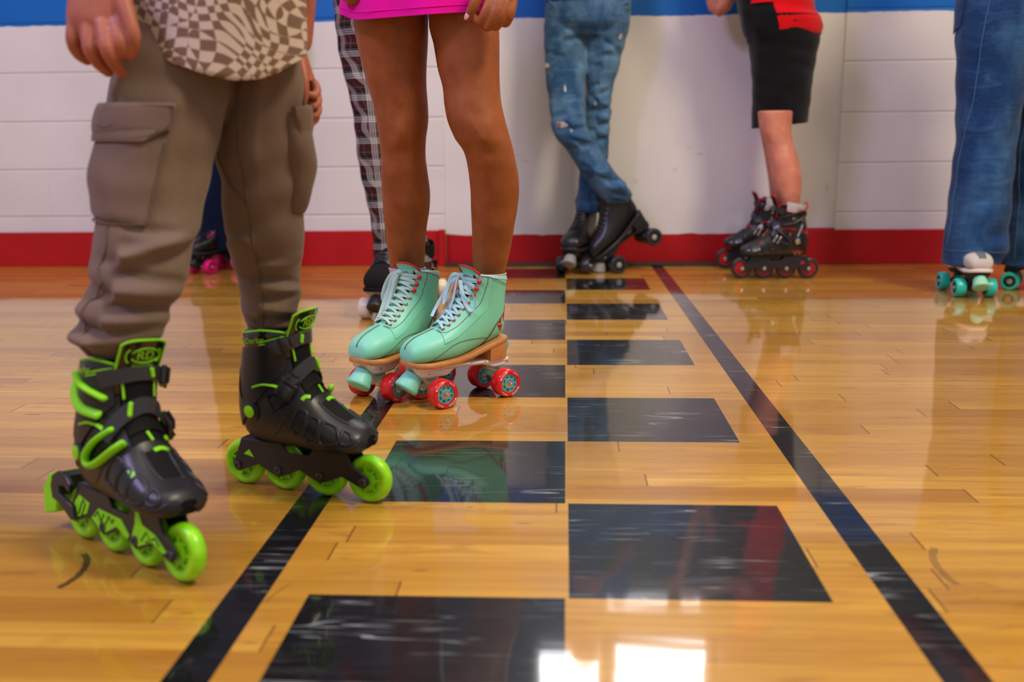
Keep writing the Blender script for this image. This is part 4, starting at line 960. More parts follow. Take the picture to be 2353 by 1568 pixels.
def hand(mb, w, d, nrm, side, k=1.):  # relaxed hand at wrist w, pointing along d, back of the hand along nrm
    w = np.array(w, float); d = np.array(d, float); d /= np.linalg.norm(d); nrm = np.array(nrm, float); nrm -= d*(nrm@d); nrm /= np.linalg.norm(nrm); t = np.cross(d, nrm)*side
    rings = []
    for a, hw, hh in ((-.01, .022, .018), (.02, .030, .017), (.05, .038, .015), (.075, .040, .014), (.088, .036, .012)):
        rings.append([w+d*a*k+(t*math.cos(q)*hw+nrm*math.sin(q)*hh)*k for q in np.arange(16)*2*math.pi/16])
    mb.loft(rings)
    for i, (o, L) in enumerate(((.028, .070), (.010, .078), (-.009, .073), (-.027, .058))):
        b = w+(d*.078+t*o)*k; mb.tube(smoothpts([b, b+(d*.45-nrm*.10)*L*k, b+(d*.72-nrm*.38)*L*k, b+(d*.74-nrm*.68)*L*k], 4), [(.0092-.0011*(i == 3))*k]*13, 10)
    b = w+(d*.022+t*.026)*k; mb.tube(smoothpts([b, b+(d*.022+t*.018-nrm*.006)*k, b+(d*.048+t*.022-nrm*.018)*k, b+(d*.068+t*.016-nrm*.026)*k], 4), [.0115*k]*7+[.0095*k]*6, 10)
def upper(pr, mb, shirt, waist, fa, k, arms, hairm, shw=1., neck_only=False):
    """torso, neck and head into the body mesh mb, a shirt mesh into shirt; arms: two (elbow, wrist, handdir, back-of-hand, draw hand); returns parts to finish"""
    f = np.array([math.cos(fa), math.sin(fa), 0.]); l = np.array([-f[1], f[0], 0.]); z = np.array([0, 0, 1.]); c = np.array(waist, float)
    def tor(m, rows, g=0.):
        m.loft([[c+f*fo*k+z*h*k+(l*math.cos(a)*(w*shw+g)+f*math.sin(a)*(d+g))*k for a in np.arange(32)*2*math.pi/32] for h, w, d, fo in rows])
    tor(mb, [(-.06, .13, .10, 0), (.10, .13, .095, 0), (.25, .155, .105, .005), (.36, .165, .10, 0), (.42, .12, .075, -.01), (.455, .055, .055, -.01), (.47, .045, .048, -.008)])
    sh = [c+z*.39*k+l*s*.165*k*shw-f*.008*k for s in (1, -1)]
    mb.tube([c+z*.44*k-f*.01*k, c+z*.53*k+f*.008*k], [.05*k, .046*k], 16)
    kh = .5+.5*k; h = c+z*(.53*k+.105*kh)+f*.022*kh
    R3 = np.stack([l, f, z], 1)
    mb.ell(h+z*.02*kh, np.array([.074, .092, .098])*kh, R3, 24); mb.ell(h-z*.045*kh+f*.026*kh, np.array([.055, .060, .062])*kh, R3, 20)
    mb.ell(h-z*.012*kh+f*.093*kh, np.array([.012, .016, .022])*kh, R3, 12); mb.ell(h-z*.055*kh+f*.080*kh, np.array([.022, .010, .006])*kh, R3, 12); mb.ell(h-z*.064*kh+f*.079*kh, np.array([.018, .010, .006])*kh, R3, 12)
    for s in (1, -1): mb.ell(h+l*s*.075*kh-z*.005*kh-f*.005*kh, np.array([.010, .018, .030])*kh, R3, 12)
    for i, (A, s) in enumerate(zip(arms, (1, -1))):
        el, wr, hd, hn, dr = A; el = np.array(el, float); wr = np.array(wr, float)
        mb.tube(smoothpts([sh[i], (sh[i]+el)/2, el, (el*.5+wr*.5), wr], 5), list(np.interp(np.arange(21), [0, 4, 10, 13, 20], [.050*k, .046*k, .036*k, .038*k, .024*k])), 16)
        if dr: hand(mb, wr, hd, hn, -s, .55+.42*k)
        shirt.tube(smoothpts([sh[i]+z*.005, sh[i]*.62+el*.38, sh[i]*.25+el*.75], 5), [.066*k, .064*k, .062*k, .061*k, .060*k, .060*k, .059*k, .058*k, .058*k, .057*k, .056*k], 20, flat=1, round_ends=False)
    for q in sh: shirt.ell(q+z*.004, np.array([.070, .066, .066])*k, n=18)
    tor(shirt, [(-.10, .158, .124, 0), (-.02, .152, .118, 0), (.10, .152, .115, 0), (.25, .168, .118, .005), (.36, .176, .112, 0), (.42, .132, .086, -.01), (.452, .070, .066, -.01), (.456, .058, .058, -.008)], .004)
    eyes = []
    for s in (1, -1):
        e = MB(); e.ell(h+l*s*.031*kh+z*.012*kh+f*.083*kh, np.array([.013, .008, .010])*kh, R3, 12); e.ell(h+l*s*.031*kh+z*.012*kh+f*.0885*kh, np.array([.005, .004, .005])*kh, R3, 10, 1); eyes.append(e)
    hr = MB(); hr.ell(h+z*.034*kh-f*.012*kh, np.array([.082, .093, .098])*kh, R3, 24); hr.ell(h+z*.0*kh-f*.040*kh, np.array([.078, .062, .085])*kh, R3, 20); hr.ell(h+z*.082*kh+f*.05*kh, np.array([.062, .042, .035])*kh, R3, 16)
    for e in eyes: e.build('eye', [M['fray'], M['gblack']], pr)
    remesh(hr.build('hair', M[hairm], pr), .007*kh, 3)
def person(loc, label):
    o = empty('person', loc); o.matrix_world = Matrix.Translation(Vector(loc)); tag(o, label, 'person'); return o
def fix(pr):                      # children were modelled in world space: keep them there
    bpy.context.view_layer.update(); mi = pr.matrix_world.inverted()
    for c in pr.children: c.matrix_parent_inverse = mi
    return pr
# ---- the child in taupe cargo trousers
def cargo_child():
    pr = person((-.49, 1.28, 0), 'child in taupe cargo trousers and warped check shirt standing on lime inline skates')
    foldsL = [(545, -.6, 18, -.010, 16, 1.1), (585, -.3, -22, .010, 16, 1.4), (622, .3, 22, -.011, 12, 1.3), (655, .1, 18, .009, 15, 1.5), (692, .2, 10, -.010, 10, 1.6), (722, 0, 8, .010, 13, 2.2), (752, .1, -14, -.006, 8, 1.3), (772, 0, 0, .006, 14, 3.), (590, .9, -40, -.008, 18, .9), (560, .5, -30, .006, 14, .8), (640, -1.2, 10, .006, 12, .8), (520, .2, 12, -.006, 10, .9)]
    foldsR = [(585, -.2, 8, -.007, 9, 1.2), (605, 0, -10, .006, 12, 1.6), (632, .4, 18, -.010, 9, 1.4), (655, .3, 12, .008, 12, 1.6), (678, .5, -8, -.008, 8, 1.4), (700, 0, 14, .007, 11, 1.8), (722, .2, 6, -.007, 7, 1.6), (742, 0, 5, .006, 10, 2.5), (620, -.9, -12, -.006, 9, .8)]
    def creaseL(y, p): return -.006*math.exp(-((p-.75-(y-250)*.0006)/.16)**2)*np.clip((y-170)/80, 0, 1)*np.clip((520-y)/100, 0, 1)+.004*math.exp(-((p-.45)/.2)**2)*np.clip((y-170)/80, 0, 1)*np.clip((520-y)/100, 0, 1)
    def creaseR(y, p): return .005*math.exp(-((p-.12)/.16)**2)*np.clip((480-y)/150, 0, 1)-.006*math.exp(-((p+.35)/.18)**2)*np.clip((y-120)/60, 0, 1)*np.clip((420-y)/120, 0, 1)
    L = Limb([(60, 285, 510, 1.29), (150, 264, 535, 1.285), (200, 256, 528, 1.28), (250, 246, 518, 1.27), (320, 240, 503, 1.26), (400, 238, 482, 1.25), (450, 236, 468, 1.24), (500, 228, 458, 1.23), (550, 217, 448, 1.22), (590, 213, 438, 1.215), (620, 206, 431, 1.21), (660, 196, 426, 1.205), (690, 188, 402, 1.2), (720, 181, 385, 1.195), (750, 180, 376, 1.19), (775, 181, 368, 1.19), (797, 194, 350, 1.19), (812, 204, 335, 1.19)], .88, folds=foldsL, nz=.0025, ns=7, fn=creaseL)
    R = Limb([(60, 500, 700, 1.33), (150, 530, 693, 1.335), (200, 521, 693, 1.34), (250, 511, 692, 1.345), (300, 501, 693, 1.35), (350, 496, 694, 1.355), (400, 507, 695, 1.365), (450, 512, 695, 1.37), (500, 516, 696, 1.38), (557, 523, 697, 1.39), (600, 534, 693, 1.40), (630, 540, 686, 1.405), (660, 548, 692, 1.41), (690, 556, 690, 1.41), (720, 561, 680, 1.41), (748, 568, 666, 1.41), (772, 578, 652, 1.41)], .9, folds=foldsR, nz=.0022, ns=7, seed=4, fn=creaseR)
    tr = MB(); L.solid(tr, 8); R.solid(tr, 8)
    Limb([(-90, 305, 695, 1.31), (0, 296, 700, 1.31), (80, 292, 700, 1.31), (130, 320, 680, 1.31), (165, 430, 620, 1.31)], .68).solid(tr)
    t = tr.build('cargo_trousers', M['cargo'], pr); remesh(t, .0036, 3)
    from mathutils.bvhtree import BVHTree
    bv = BVHTree.FromPolygons([v.co for v in t.data.vertices], [p.vertices for p in t.data.polygons])
    def onto(lb, yp, r):
        q = []
        for a in smoothpts(yp, 24):
            c, n, _, _ = bv.find_nearest(Vector(lb.S(a[0], a[1]))); q.append(np.array(c)+np.array(n)*.0005)
        q = np.array(q)
        for _ in range(4): q[1:-1] = (q[:-2]+2*q[1:-1]+q[2:])/4
        return MB().tube(list(q), r, 6)
    # pockets, flaps, seams
    p = MB(); L.patch(p, [(322, -2.0), (302, .46), (508, .34), (488, -1.9)], -.002, .004, bulge=.013, nu=18, nv=18); pk = p.build('cargo_pocket', M['cargo'], pr, angle=70)
    p = MB(); L.patch(p, [(234, -2.0), (243, .50), (300, .47), (312, -2.0)], .004, .0055, bulge=.004, nu=18); L.patch(p, [(311, -2.0), (299, .30), (325, .12), (323, -2.0)], .006, .005, nu=16, nv=4); L.patch(p, [(299, .28), (270, .50), (298, .47), (325, .12)], .004, .0055, nu=5, nv=5)
    fl = p.build('pocket_flap', M['cargo'], pk, angle=70)
    p = MB(); L.seam(p, [(318, -1.4), (319, -.6), (316, .08), (293, .42), (252, .45)], .0011, .0102); L.seam(p, [(242, -1.4), (246, -.5), (250, .44)], .0012, .0098); p.build('flap_stitching', M['seam'], fl)
    p = MB(); L.seam(p, [(262, -.72), (262, -.42), (290, -.44), (290, -.74), (262, -.72)], .0008, .0122, sm=3); L.seam(p, [(263, -.70), (289, -.45)], .0007, .0122, sm=3); L.seam(p, [(263, -.44), (289, -.72)], .0007, .0122, sm=3); p.build('bar_tack', M['seam'], fl)
    p = MB(); L.seam(p, [(500, -1.5), (506, -.6), (508, .2), (500, .32), (420, .36), (330, .42)], .0012, .0035); p.build('pocket_stitching', M['seam'], pk)
    p = MB(); R.patch(p, [(262, .95), (250, 1.9), (492, 1.9), (488, 1.12)], -.002, .004, bulge=.020, nu=12, nv=18); pk2 = p.build('cargo_pocket', M['cargo'], pr, angle=70)
    p = MB(); R.patch(p, [(248, .98), (240, 2.1), (318, 2.0), (322, 1.20)], .004, .009, bulge=.004, nu=10); p.build('pocket_flap', M['cargo'], pk2, angle=70)
    for lb, yp in ((L, [(135, -.50), (180, -.55), (235, -.58)]), (L, [(510, -.45), (560, -.42), (600, -.55), (640, -.40), (680, -.62), (740, -.55), (800, -.5)]), (R, [(140, -.5), (300, -.25), (420, -.12), (560, -.02), (640, .05), (740, 0)])):
        p = onto(lb, yp, .0013); p.build('leg_seam', M['seam'], pr)
    p = onto(R, [(350, -.95), (420, -.55), (455, -.2), (470, -.08)], .0012); p.build('leg_seam', M['seam'], pr)
    # shirt: open hem dipping at the front
    hx = [295, 320, 400, 470, 540, 600, 650, 692, 705]; hy = [92, 108, 144, 169, 184, 180, 164, 138, 120]
    T = Limb([(-560, 350, 660, 1.31), (-480, 318, 690, 1.31), (-300, 312, 690, 1.31), (-120, 302, 697, 1.31), (0, 294, 704, 1.305), (60, 293, 704, 1.305), (110, 296, 699, 1.30)], .74, nz=.003, ns=9)
    def hem(p, t):
        if t < .55: return p
        q = (t-.55)/.45; d = p-CPOS; zc = d@_F; xp = 1176.5+FPX*(d@_R)/zc
        y = float(np.interp(xp, hx, hy)) if p[1] < 1.32 else 100
        tz = px(xp, y, p[1])[2]; z0 = T.S(-120+0*t, 0)[2]
        zz = z0+(tz-z0)*q
        return np.array([p[0], p[1], zz if q > 0 else p[2]])
    sm = MB(); T.cloth(sm, 10, 64, hem=None)
    sm = MB()
    A = np.arange(72)*2*math.pi/72; top = [[T.S(y, a) for a in A] for y in np.linspace(-560, -60, 30)]; low = [T.S(110, a) for a in A]; rows = []
    for q in np.linspace(0, 1, 22):
        row = []
        for a, p0, p1 in zip(A, top[-1], low):
            xp = 1176.5+FPX*((p1-CPOS)@_R)/((p1-CPOS)@_F); y = float(np.interp(xp, hx, hy)) if math.cos(a) > -.2 else 92.
            pe = px(xp, y, p1[1]); w = math.sin(a*7+q*3)*.0035*q*(1-.6*q)+.004*math.sin(a*3+1.5)*q
            pe = pe+np.array([math.sin(a), -math.cos(a), 0])*w; row.append(p0*(1-q)+pe*q)
        rows.append(row)
    b = np.array(rows[-1]); c = b.mean(0); k3 = np.array([.965, .965, 1]); rr = top[:-1]+rows
    sm.loft(rr+[list(c+(b-c)*np.array([.985, .985, 1])-np.array([0, 0, .001])), list(c+(b-c)*k3+np.array([0, 0, .001])), list(c+(b-c)*np.array([.95, .95, 1])+np.array([0, 0, .05]))], 0, (True, False))
    body = MB()
    el1, wr1 = px(150, -420, 1.27), px(224, -55, 1.205)      # his right arm = image left
    el2, wr2 = px(705, -380, 1.40), px(690, 95, 1.40)
    dummy = MB()
    upper(pr, body, dummy, np.array([px(500, -110, 1.31)[0], 1.32, px(500, -60, 1.31)[2]]), -1.45, .70, [(el2, wr2, 0, 0, False), (el1, wr1, 0, 0, False)], 'hair', .86)
    o = len(sm.v); sm.v += dummy.v; sm.f += [[q+o for q in f] for f in dummy.f]; sm.m += dummy.m; sm.uv += dummy.uv
    sm.build('check_shirt', M['check'], pr, angle=60)
    Limb([(-60, 172, 285, 1.205), (-25, 160, 287, 1.20), (15, 153, 289, 1.197), (50, 153, 287, 1.195), (75, 160, 284, 1.197), (95, 172, 276, 1.20)], .40, e=2.3).solid(body, 6)
    finger(body, [(173, 45, 1.197, 18), (168, 92, 1.190, 17), (180, 122, 1.198, 15), (200, 139, 1.212, 12)]); finger(body, [(203, 55, 1.192, 20), (208, 110, 1.182, 19), (226, 142, 1.192, 17), (248, 165, 1.205, 13)])
    finger(body, [(238, 58, 1.188, 21), (247, 112, 1.176, 19), (262, 143, 1.186, 17), (279, 168, 1.198, 13)]); finger(body, [(268, 55, 1.190, 20), (276, 98, 1.180, 19), (284, 118, 1.190, 17), (282, 124, 1.21, 13)])
    finger(body, [(280, -5, 1.195, 22), (296, 45, 1.185, 19), (306, 82, 1.182, 17), (307, 110, 1.186, 13), (302, 130, 1.192, 10)])
    Limb([(80, 672, 698, 1.40), (120, 676, 704, 1.40), (150, 682, 713, 1.40), (190, 688, 726, 1.405), (222, 695, 733, 1.41), (240, 700, 731, 1.41)], 1.3).solid(body, 6)
    finger(body, [(690, 140, 1.375, 13), (699, 180, 1.362, 11), (701, 212, 1.358, 10), (697, 240, 1.36, 8)])
    finger(body, [(722, 190, 1.39, 10), (729, 208, 1.383, 10), (722, 220, 1.372, 9), (713, 217, 1.368, 8)]); finger(body, [(725, 205, 1.405, 10), (731, 231, 1.395, 10), (723, 243, 1.382, 9), (714, 241, 1.376, 8)])
    finger(body, [(726, 222, 1.415, 10), (731, 254, 1.405, 10), (722, 265, 1.39, 9), (713, 262, 1.384, 8)]); finger(body, [(722, 240, 1.42, 9), (727, 270, 1.41, 9), (716, 284, 1.395, 8.5), (711, 300, 1.39, 7)])
    bo = body.build('body', M['skin_a'], pr); remesh(bo, .0022, 2)
    return fix(pr)
cargo_child()
# ---- the girl in the magenta skirt
def skirt_girl():
    pr = person((-.27, 1.99, 0), 'bare legged person in a magenta skirt standing on mint green roller skates')
    body = MB()
    def kneeL(y, p): return .0045*math.exp(-((y-300)/26)**2-((p+.1)/.5)**2)-.003*math.exp(-((y-345)/14)**2-((p+.1)/.6)**2)-.002*math.exp(-((y-255)/16)**2-(p/.6)**2)
    def kneeR(y, p): return .005*math.exp(-((y-312)/26)**2-((p+.35)/.5)**2)-.003*math.exp(-((y-352)/14)**2-((p+.3)/.6)**2)-.002*math.exp(-((y-268)/16)**2-(p/.6)**2)
    L = Limb([(-60, 806, 984, 2.0), (0, 808, 984, 2.0), (45, 812, 984, 2.0), (100, 821, 983, 2.0), (160, 835, 980, 2.0), (200, 846, 980, 2.0), (240, 858, 983, 2.0), (280, 866, 984, 2.0), (320, 872, 979, 2.0), (360, 876, 978, 2.01), (400, 876, 983, 2.02), (440, 878, 988, 2.03), (480, 881, 987, 2.035), (520, 885, 981, 2.05), (560, 889, 977, 2.062), (600, 895, 976, 2.072, .92), (620, 897, 975, 2.075, .9), (660, 902, 972, 2.075, .9)], 1.05, fn=kneeL)
    R = Limb([(-60, 990, 1150, 1.97), (0, 988, 1148, 1.97), (60, 986, 1147, 1.97), (100, 996, 1148, 1.965), (160, 1006, 1148, 1.96), (200, 1017, 1149, 1.955), (240, 1021, 1153, 1.95), (280, 1029, 1162, 1.945), (320, 1046, 1173, 1.945), (345, 1064, 1180, 1.95), (370, 1072, 1185, 1.955), (400, 1077, 1191, 1.965), (440, 1081, 1193, 1.975), (480, 1082, 1189, 1.985), (520, 1084, 1182, 1.99), (560, 1085, 1176, 2.0), (600, 1086, 1167, 2.008), (630, 1089, 1160, 2.012, .95), (680, 1092, 1154, 2.012, .95)], 1.02, fn=kneeR)
    L.solid(body, 8, 40); R.solid(body, 8, 40)
    Limb([(-220, 850, 1100, 1.985), (-120, 822, 1136, 1.985), (-40, 812, 1146, 1.985), (15, 840, 1120, 1.985)], .62).solid(body)
    wa = np.array([px(980, -210, 1.985)[0], 1.985, px(980, -210, 1.985)[2]]); sh = MB()
    upper(pr, body, sh, wa, -1.5, .78, [(px(1205, -330, 1.95), px(1150, -75, 1.885), 0, 0, False), (px(760, -330, 2.0), px(800, -80, 1.92), 0, 0, False)], 'hair', .9)
    so = sh.build('jersey_top', M['skirt'], pr, angle=60)
    Y = 1.875
    Limb([(-85, 1122, 1178, Y+.01), (-45, 1114, 1188, Y), (-15, 1116, 1192, Y), (5, 1120, 1189, Y), (16, 1126, 1184, Y+.004)], .45, e=2.4).solid(body, 5)
    finger(body, [(1112, -45, Y, 15), (1099, -15, Y-.006, 14), (1088, 14, Y-.008, 13), (1075, 41, Y-.004, 10)])
    finger(body, [(1130, -8, Y-.004, 13), (1118, 24, Y-.014, 12.5), (1107, 46, Y-.010, 12), (1096, 47, Y-.004, 10.5), (1091, 42, Y+.004, 9)])
    finger(body, [(1147, -4, Y-.006, 12.5), (1137, 32, Y-.016, 12), (1124, 60, Y-.010, 11.5), (1114, 61, Y+.002, 10)]); finger(body, [(1164, 0, Y-.005, 12), (1154, 34, Y-.013, 11.5), (1142, 59, Y-.006, 11), (1133, 60, Y+.006, 9.5)])
    finger(body, [(1180, 4, Y-.002, 10.5), (1174, 32, Y-.008, 10), (1164, 53, Y, 9.5), (1156, 54, Y+.01, 8.5)])
    Limb([(-90, 780, 828, 1.92), (-50, 775, 840, 1.915), (-25, 780, 838, 1.915)], .45).solid(body, 6)
    for x, y in ((790, -2), (803, 7), (817, 8), (830, 0)): finger(body, [(x+2, -40, 1.912, 11), (x, -18, 1.905, 11), (x, y-8, 1.908, 10), (x+2, y-4, 1.918, 9)])
    bo = body.build('body', M['skin_b'], pr); remesh(bo, .0026, 3)
    n = MB(); c = px(1072.5, 37, Y-.0118); d = px(1079, 22, Y-.012)-c; d /= np.linalg.norm(d); nn = np.array([-.25, -.95, .1]); nn -= d*(nn@d); nn /= np.linalg.norm(nn)
    n.ell(c, (.0046, .0076, .0016), np.stack([np.cross(d, nn), d, nn], 1), 14); n.build('thumb_nail', M['nail'], pr)
    for lb, cy in ((L, 'l'), (R, 'r')): pass
    # skirt
    hx = [775, 783, 800, 815, 850, 985, 1075, 1165, 1180]; hy = [30, 33, 41, 45, 43, 32, 27, 22, 20]
    T = Limb([(-310, 842, 1110, 1.985), (-240, 828, 1124, 1.985), (-180, 812, 1140, 1.985), (-100, 798, 1156, 1.985), (-40, 788, 1166, 1.985), (30, 780, 1172, 1.985)], .66)
    sk = MB(); A = np.arange(96)*2*math.pi/96; rows = []
    for q in np.linspace(0, 1, 26):
        row = []
        for a in A:
            y = -310+340*q; p = T.S(y, a); w = (math.sin(a*9+.6)*.004+math.sin(a*5)*.003)*q*q; p = p+np.array([math.sin(a), -math.cos(a), 0])*w
            if q > .5:
                xp = 1176.5+FPX*((p-CPOS)@_R)/((p-CPOS)@_F); ye = float(np.interp(xp, hx, hy)); pe = px(xp, ye, p[1]); s = (q-.5)/.5; z0 = T.S(-310+340*.5, a)[2]
                p = np.array([p[0], p[1], z0+(pe[2]-z0)*s])
            row.append(p)
        rows.append(row)
    b = np.array(rows[-1]); c = b.mean(0)
    sk.loft(rows+[list(c+(b-c)*np.array([.985, .98, 1])-np.array([0, 0, .0006])), list(c+(b-c)*np.array([.97, .96, 1])+np.array([0, 0, .001])), list(c+(b-c)*np.array([.96, .95, 1])+np.array([0, 0, .04]))], 0, (True, False))
    so2 = sk.build('skirt', M['skirt'], pr, angle=60)
    st = MB(); st.tube([np.array(p)*1+np.array([0, -.0006 if i < 0 else 0, .013]) for i, p in enumerate(list(rows[-1])+[rows[-1][0]])], .0006, 6); st.build('hem_stitching', M['skirt'], so2)
    for lb, nm in ((L, 0), (R, 1)):
        s = MB(); y = 618 if nm == 0 else 631; s.loft([[lb.S(q, a, o) for a in np.arange(40)*2*math.pi/40] for q, o in ((y+30, .001), (y+3, .002), (y, .0034), (y-3, .0032), (y-4, .0015), (y+4, .0003))], 0, (False, False)); s.build('ankle_sock', M['sock'], pr)
    return fix(pr)
skirt_girl()
# ---- people along the wall
def bent(c, fa, k, out=.0):       # forearms raised in front of the chest, hands clear of the trousers
    f = np.array([math.cos(fa), math.sin(fa), 0.]); l = np.array([-f[1], f[0], 0.]); z = np.array([0, 0, 1.]); A = []
    for s in (1, -1): A.append((c+l*s*(.215+out)*k+z*.17*k-f*.02*k, c+l*s*.07*k+f*.21*k+z*.22*k, -l*s*.6+z*.5+f*.2, f+z*.3, True))
    return A
def plaid_person():
    pr = person((-.53, 3.2, 0), 'person in black and white plaid flannel trousers standing behind the bare legs')
    L = Limb([(-60, 760, 884, 3.14), (0, 766, 884, 3.13), (118, 780, 892, 3.12), (237, 805, 897, 3.10), (356, 823, 900, 3.08), (435, 837, 903, 3.07), (514, 851, 905, 3.06), (580, 858, 904, 3.06), (617, 861, 906, 3.06), (650, 864, 908, 3.06)], .9, nz=.004, ns=5)
    R = Limb([(-60, 858, 975, 3.22), (0, 862, 970, 3.23), (150, 872, 966, 3.25), (300, 895, 966, 3.28), (430, 915, 970, 3.31), (530, 928, 976, 3.32), (580, 932, 988, 3.31, 1.2), (620, 934, 998, 3.295, 1.3), (648, 934, 1003, 3.29, 1.3)], .95, nz=.004, ns=5, seed=3)
    t = MB(); L.cloth(t, 8, 48, uv=.066); R.cloth(t, 8, 48, uv=.066)
    Limb([(-190, 775, 965, 3.18), (-60, 760, 974, 3.18), (40, 790, 950, 3.18)], .7).cloth(t, 8, 48, uv=.066)
    t.build('plaid_trousers', M['plaid'], pr, angle=60)
    c = px(868, -170, 3.18); b = MB(); s = MB(); upper(pr, b, s, c, -1.5, .95, bent(c, -1.5, .95), 'hair', .9)
    s.build('knit_top', M['greyk'], pr, angle=60); remesh(b.build('body', M['skin_a'], pr), .006, 3); return fix(pr)
plaid_person()
def ripped_jeans_person():
    pr = person((.12, 4.02, 0), 'person leaning with crossed legs in faded ripped blue jeans and black roller skates')
    fr = [(283, 0, 8, .007, 9, 1.3), (300, 0, -6, -.008, 7, 1.4), (316, .3, 10, .007, 8, 1.3), (335, .2, -8, -.006, 7, 1.2), (98, .0, -12, -.008, 6, .9), (118, -.4, -25, -.007, 7, .9), (70, .0, 10, -.005, 6, 1.), (415, .4, 10, -.006, 6, 1.4), (430, .4, -8, .008, 8, 1.4), (446, .3, 10, -.006, 6, 1.5), (395, .2, -14, .005, 8, 1.)]
    R = Limb([(-10, 1253, 1356, 4.06), (60, 1251, 1352, 4.055), (100, 1250, 1345, 4.05), (150, 1252, 1345, 4.035), (200, 1256, 1344, 4.0), (250, 1264, 1346, 3.96), (285, 1267, 1350, 3.935), (310, 1275, 1356, 3.925), (340, 1299, 1375, 3.93), (370, 1318, 1396, 3.94), (400, 1338, 1417, 3.95), (430, 1358, 1442, 3.965), (452, 1376, 1453, 3.98), (466, 1386, 1444, 3.99)], .85, folds=fr, nz=.003, ns=5)
    fl = [(105, .2, 22, -.009, 7, .9), (120, 0, -10, .005, 9, 1.), (130, .2, 4, -.005, 6, 1.), (215, .3, -14, -.006, 7, 1.), (232, 0, 18, .007, 8, 1.2), (255, .2, -10, -.008, 6, 1.3), (270, .2, 8, .007, 8, 1.3), (288, .3, -6, -.008, 6, 1.3), (306, .2, 8, .006, 8, 1.3), (322, .2, -4, -.007, 6, 1.3), (460, 0, 6, -.006, 6, 1.8), (472, 0, -4, .006, 6, 2.)]
    L = Limb([(-10, 1338, 1450, 4.06), (60, 1342, 1446, 4.06), (110, 1345, 1433, 4.07), (150, 1345, 1424, 4.065), (200, 1346, 1409, 4.06), (250, 1345, 1405, 4.06), (300, 1343, 1400, 4.06), (340, 1338, 1398, 4.06), (380, 1332, 1395, 4.06), (420, 1330, 1388, 4.06), (450, 1326, 1384, 4.06), (480, 1323, 1384, 4.055), (489, 1327, 1380, 4.055)], .85, folds=fl, nz=.003, ns=5, seed=6)
    for q in (R, L): q.folds = [(a, b, c_, d*1.7, w_, sp) for a, b, c_, d, w_, sp in q.folds]
    t = MB(); R.solid(t, 4, 44); L.solid(t, 4, 44); Limb([(-40, 1256, 1447, 4.06), (10, 1253, 1449, 4.06), (55, 1254, 1445, 4.06), (85, 1280, 1415, 4.06)], .62).solid(t)
    remesh(t.build('ripped_jeans', M['denim1'], pr), .0046, 1)
    w = MB()
    def rip(lb, y, p, ry, rp, skinm='skin_a'):
        q = MB(); V = [lb.S(y, p, .004)]+[lb.S(y+ry*math.sin(a)*(1+.2*math.sin(5*a)), p+rp*math.cos(a)*(1+.2*math.sin(3*a+1)), .003) for a in np.arange(18)*2*math.pi/18]
        q.add(V, [(0, 1+i, 1+(i+1) % 18) for i in range(18)]); o = q.build('frayed_rip', M['fray'], pr); return o
    o = rip(R, 287, -.42, 7, .30); q = MB(); q.ell(R.S(286, -.50, .0045), (.009, .003, .007), n=12); q.build('bare_knee', M['skin_b'], o)
    rip(R, 300, -.05, 4, .14); o = rip(R, 152, -1.05, 6, .2); q = MB(); q.ell(R.S(158, -1.05, .004), (.004, .003, .005), n=10); q.build('bare_thigh', M['skin_b'], o)
    rip(L, 88, .75, 7, .12); rip(L, 238, -.25, 5, .12); rip(R, 206, -.05, 8, .05)
    q = MB(); q.tube([px(1338, 10, 3.975), px(1338, 35, 3.972), px(1340, 62, 3.975)], .012, 8, flat=.2, up=(0, 1, 0)); q.build('fly_placket', M['denim1'], pr)
    for xs in ([(1262, 3, 4.0), (1276, 14, 3.985), (1272, 28, 3.99)], [(1442, 3, 4.0), (1420, 14, 3.985), (1404, 6, 3.975)]):
        q = MB(); q.tube(smoothpts([px(*a) for a in xs], 4), .003, 6); q.build('pocket_seam', M['thread'], pr)
    c = px(1351, -20, 4.07); b = MB(); s = MB(); upper(pr, b, s, c, -1.5, .88, bent(c, -1.5, .88), 'hair', 1.04)
    h = MB(); hs = Limb([(-60, 1250, 1452, 4.065), (4, 1250, 1451, 4.065), (7, 1252, 1449, 4.065)], .66); hs.cloth(h, 6)
    o = len(s.v); s.v += h.v; s.f += [[q+o for q in f] for f in h.f]; s.m += h.m; s.uv += h.uv
    s.build('blue_shirt', M['bluek'], pr, angle=60); remesh(b.build('body', M['skin_a'], pr), .006, 3); return fix(pr)
ripped_jeans_person()
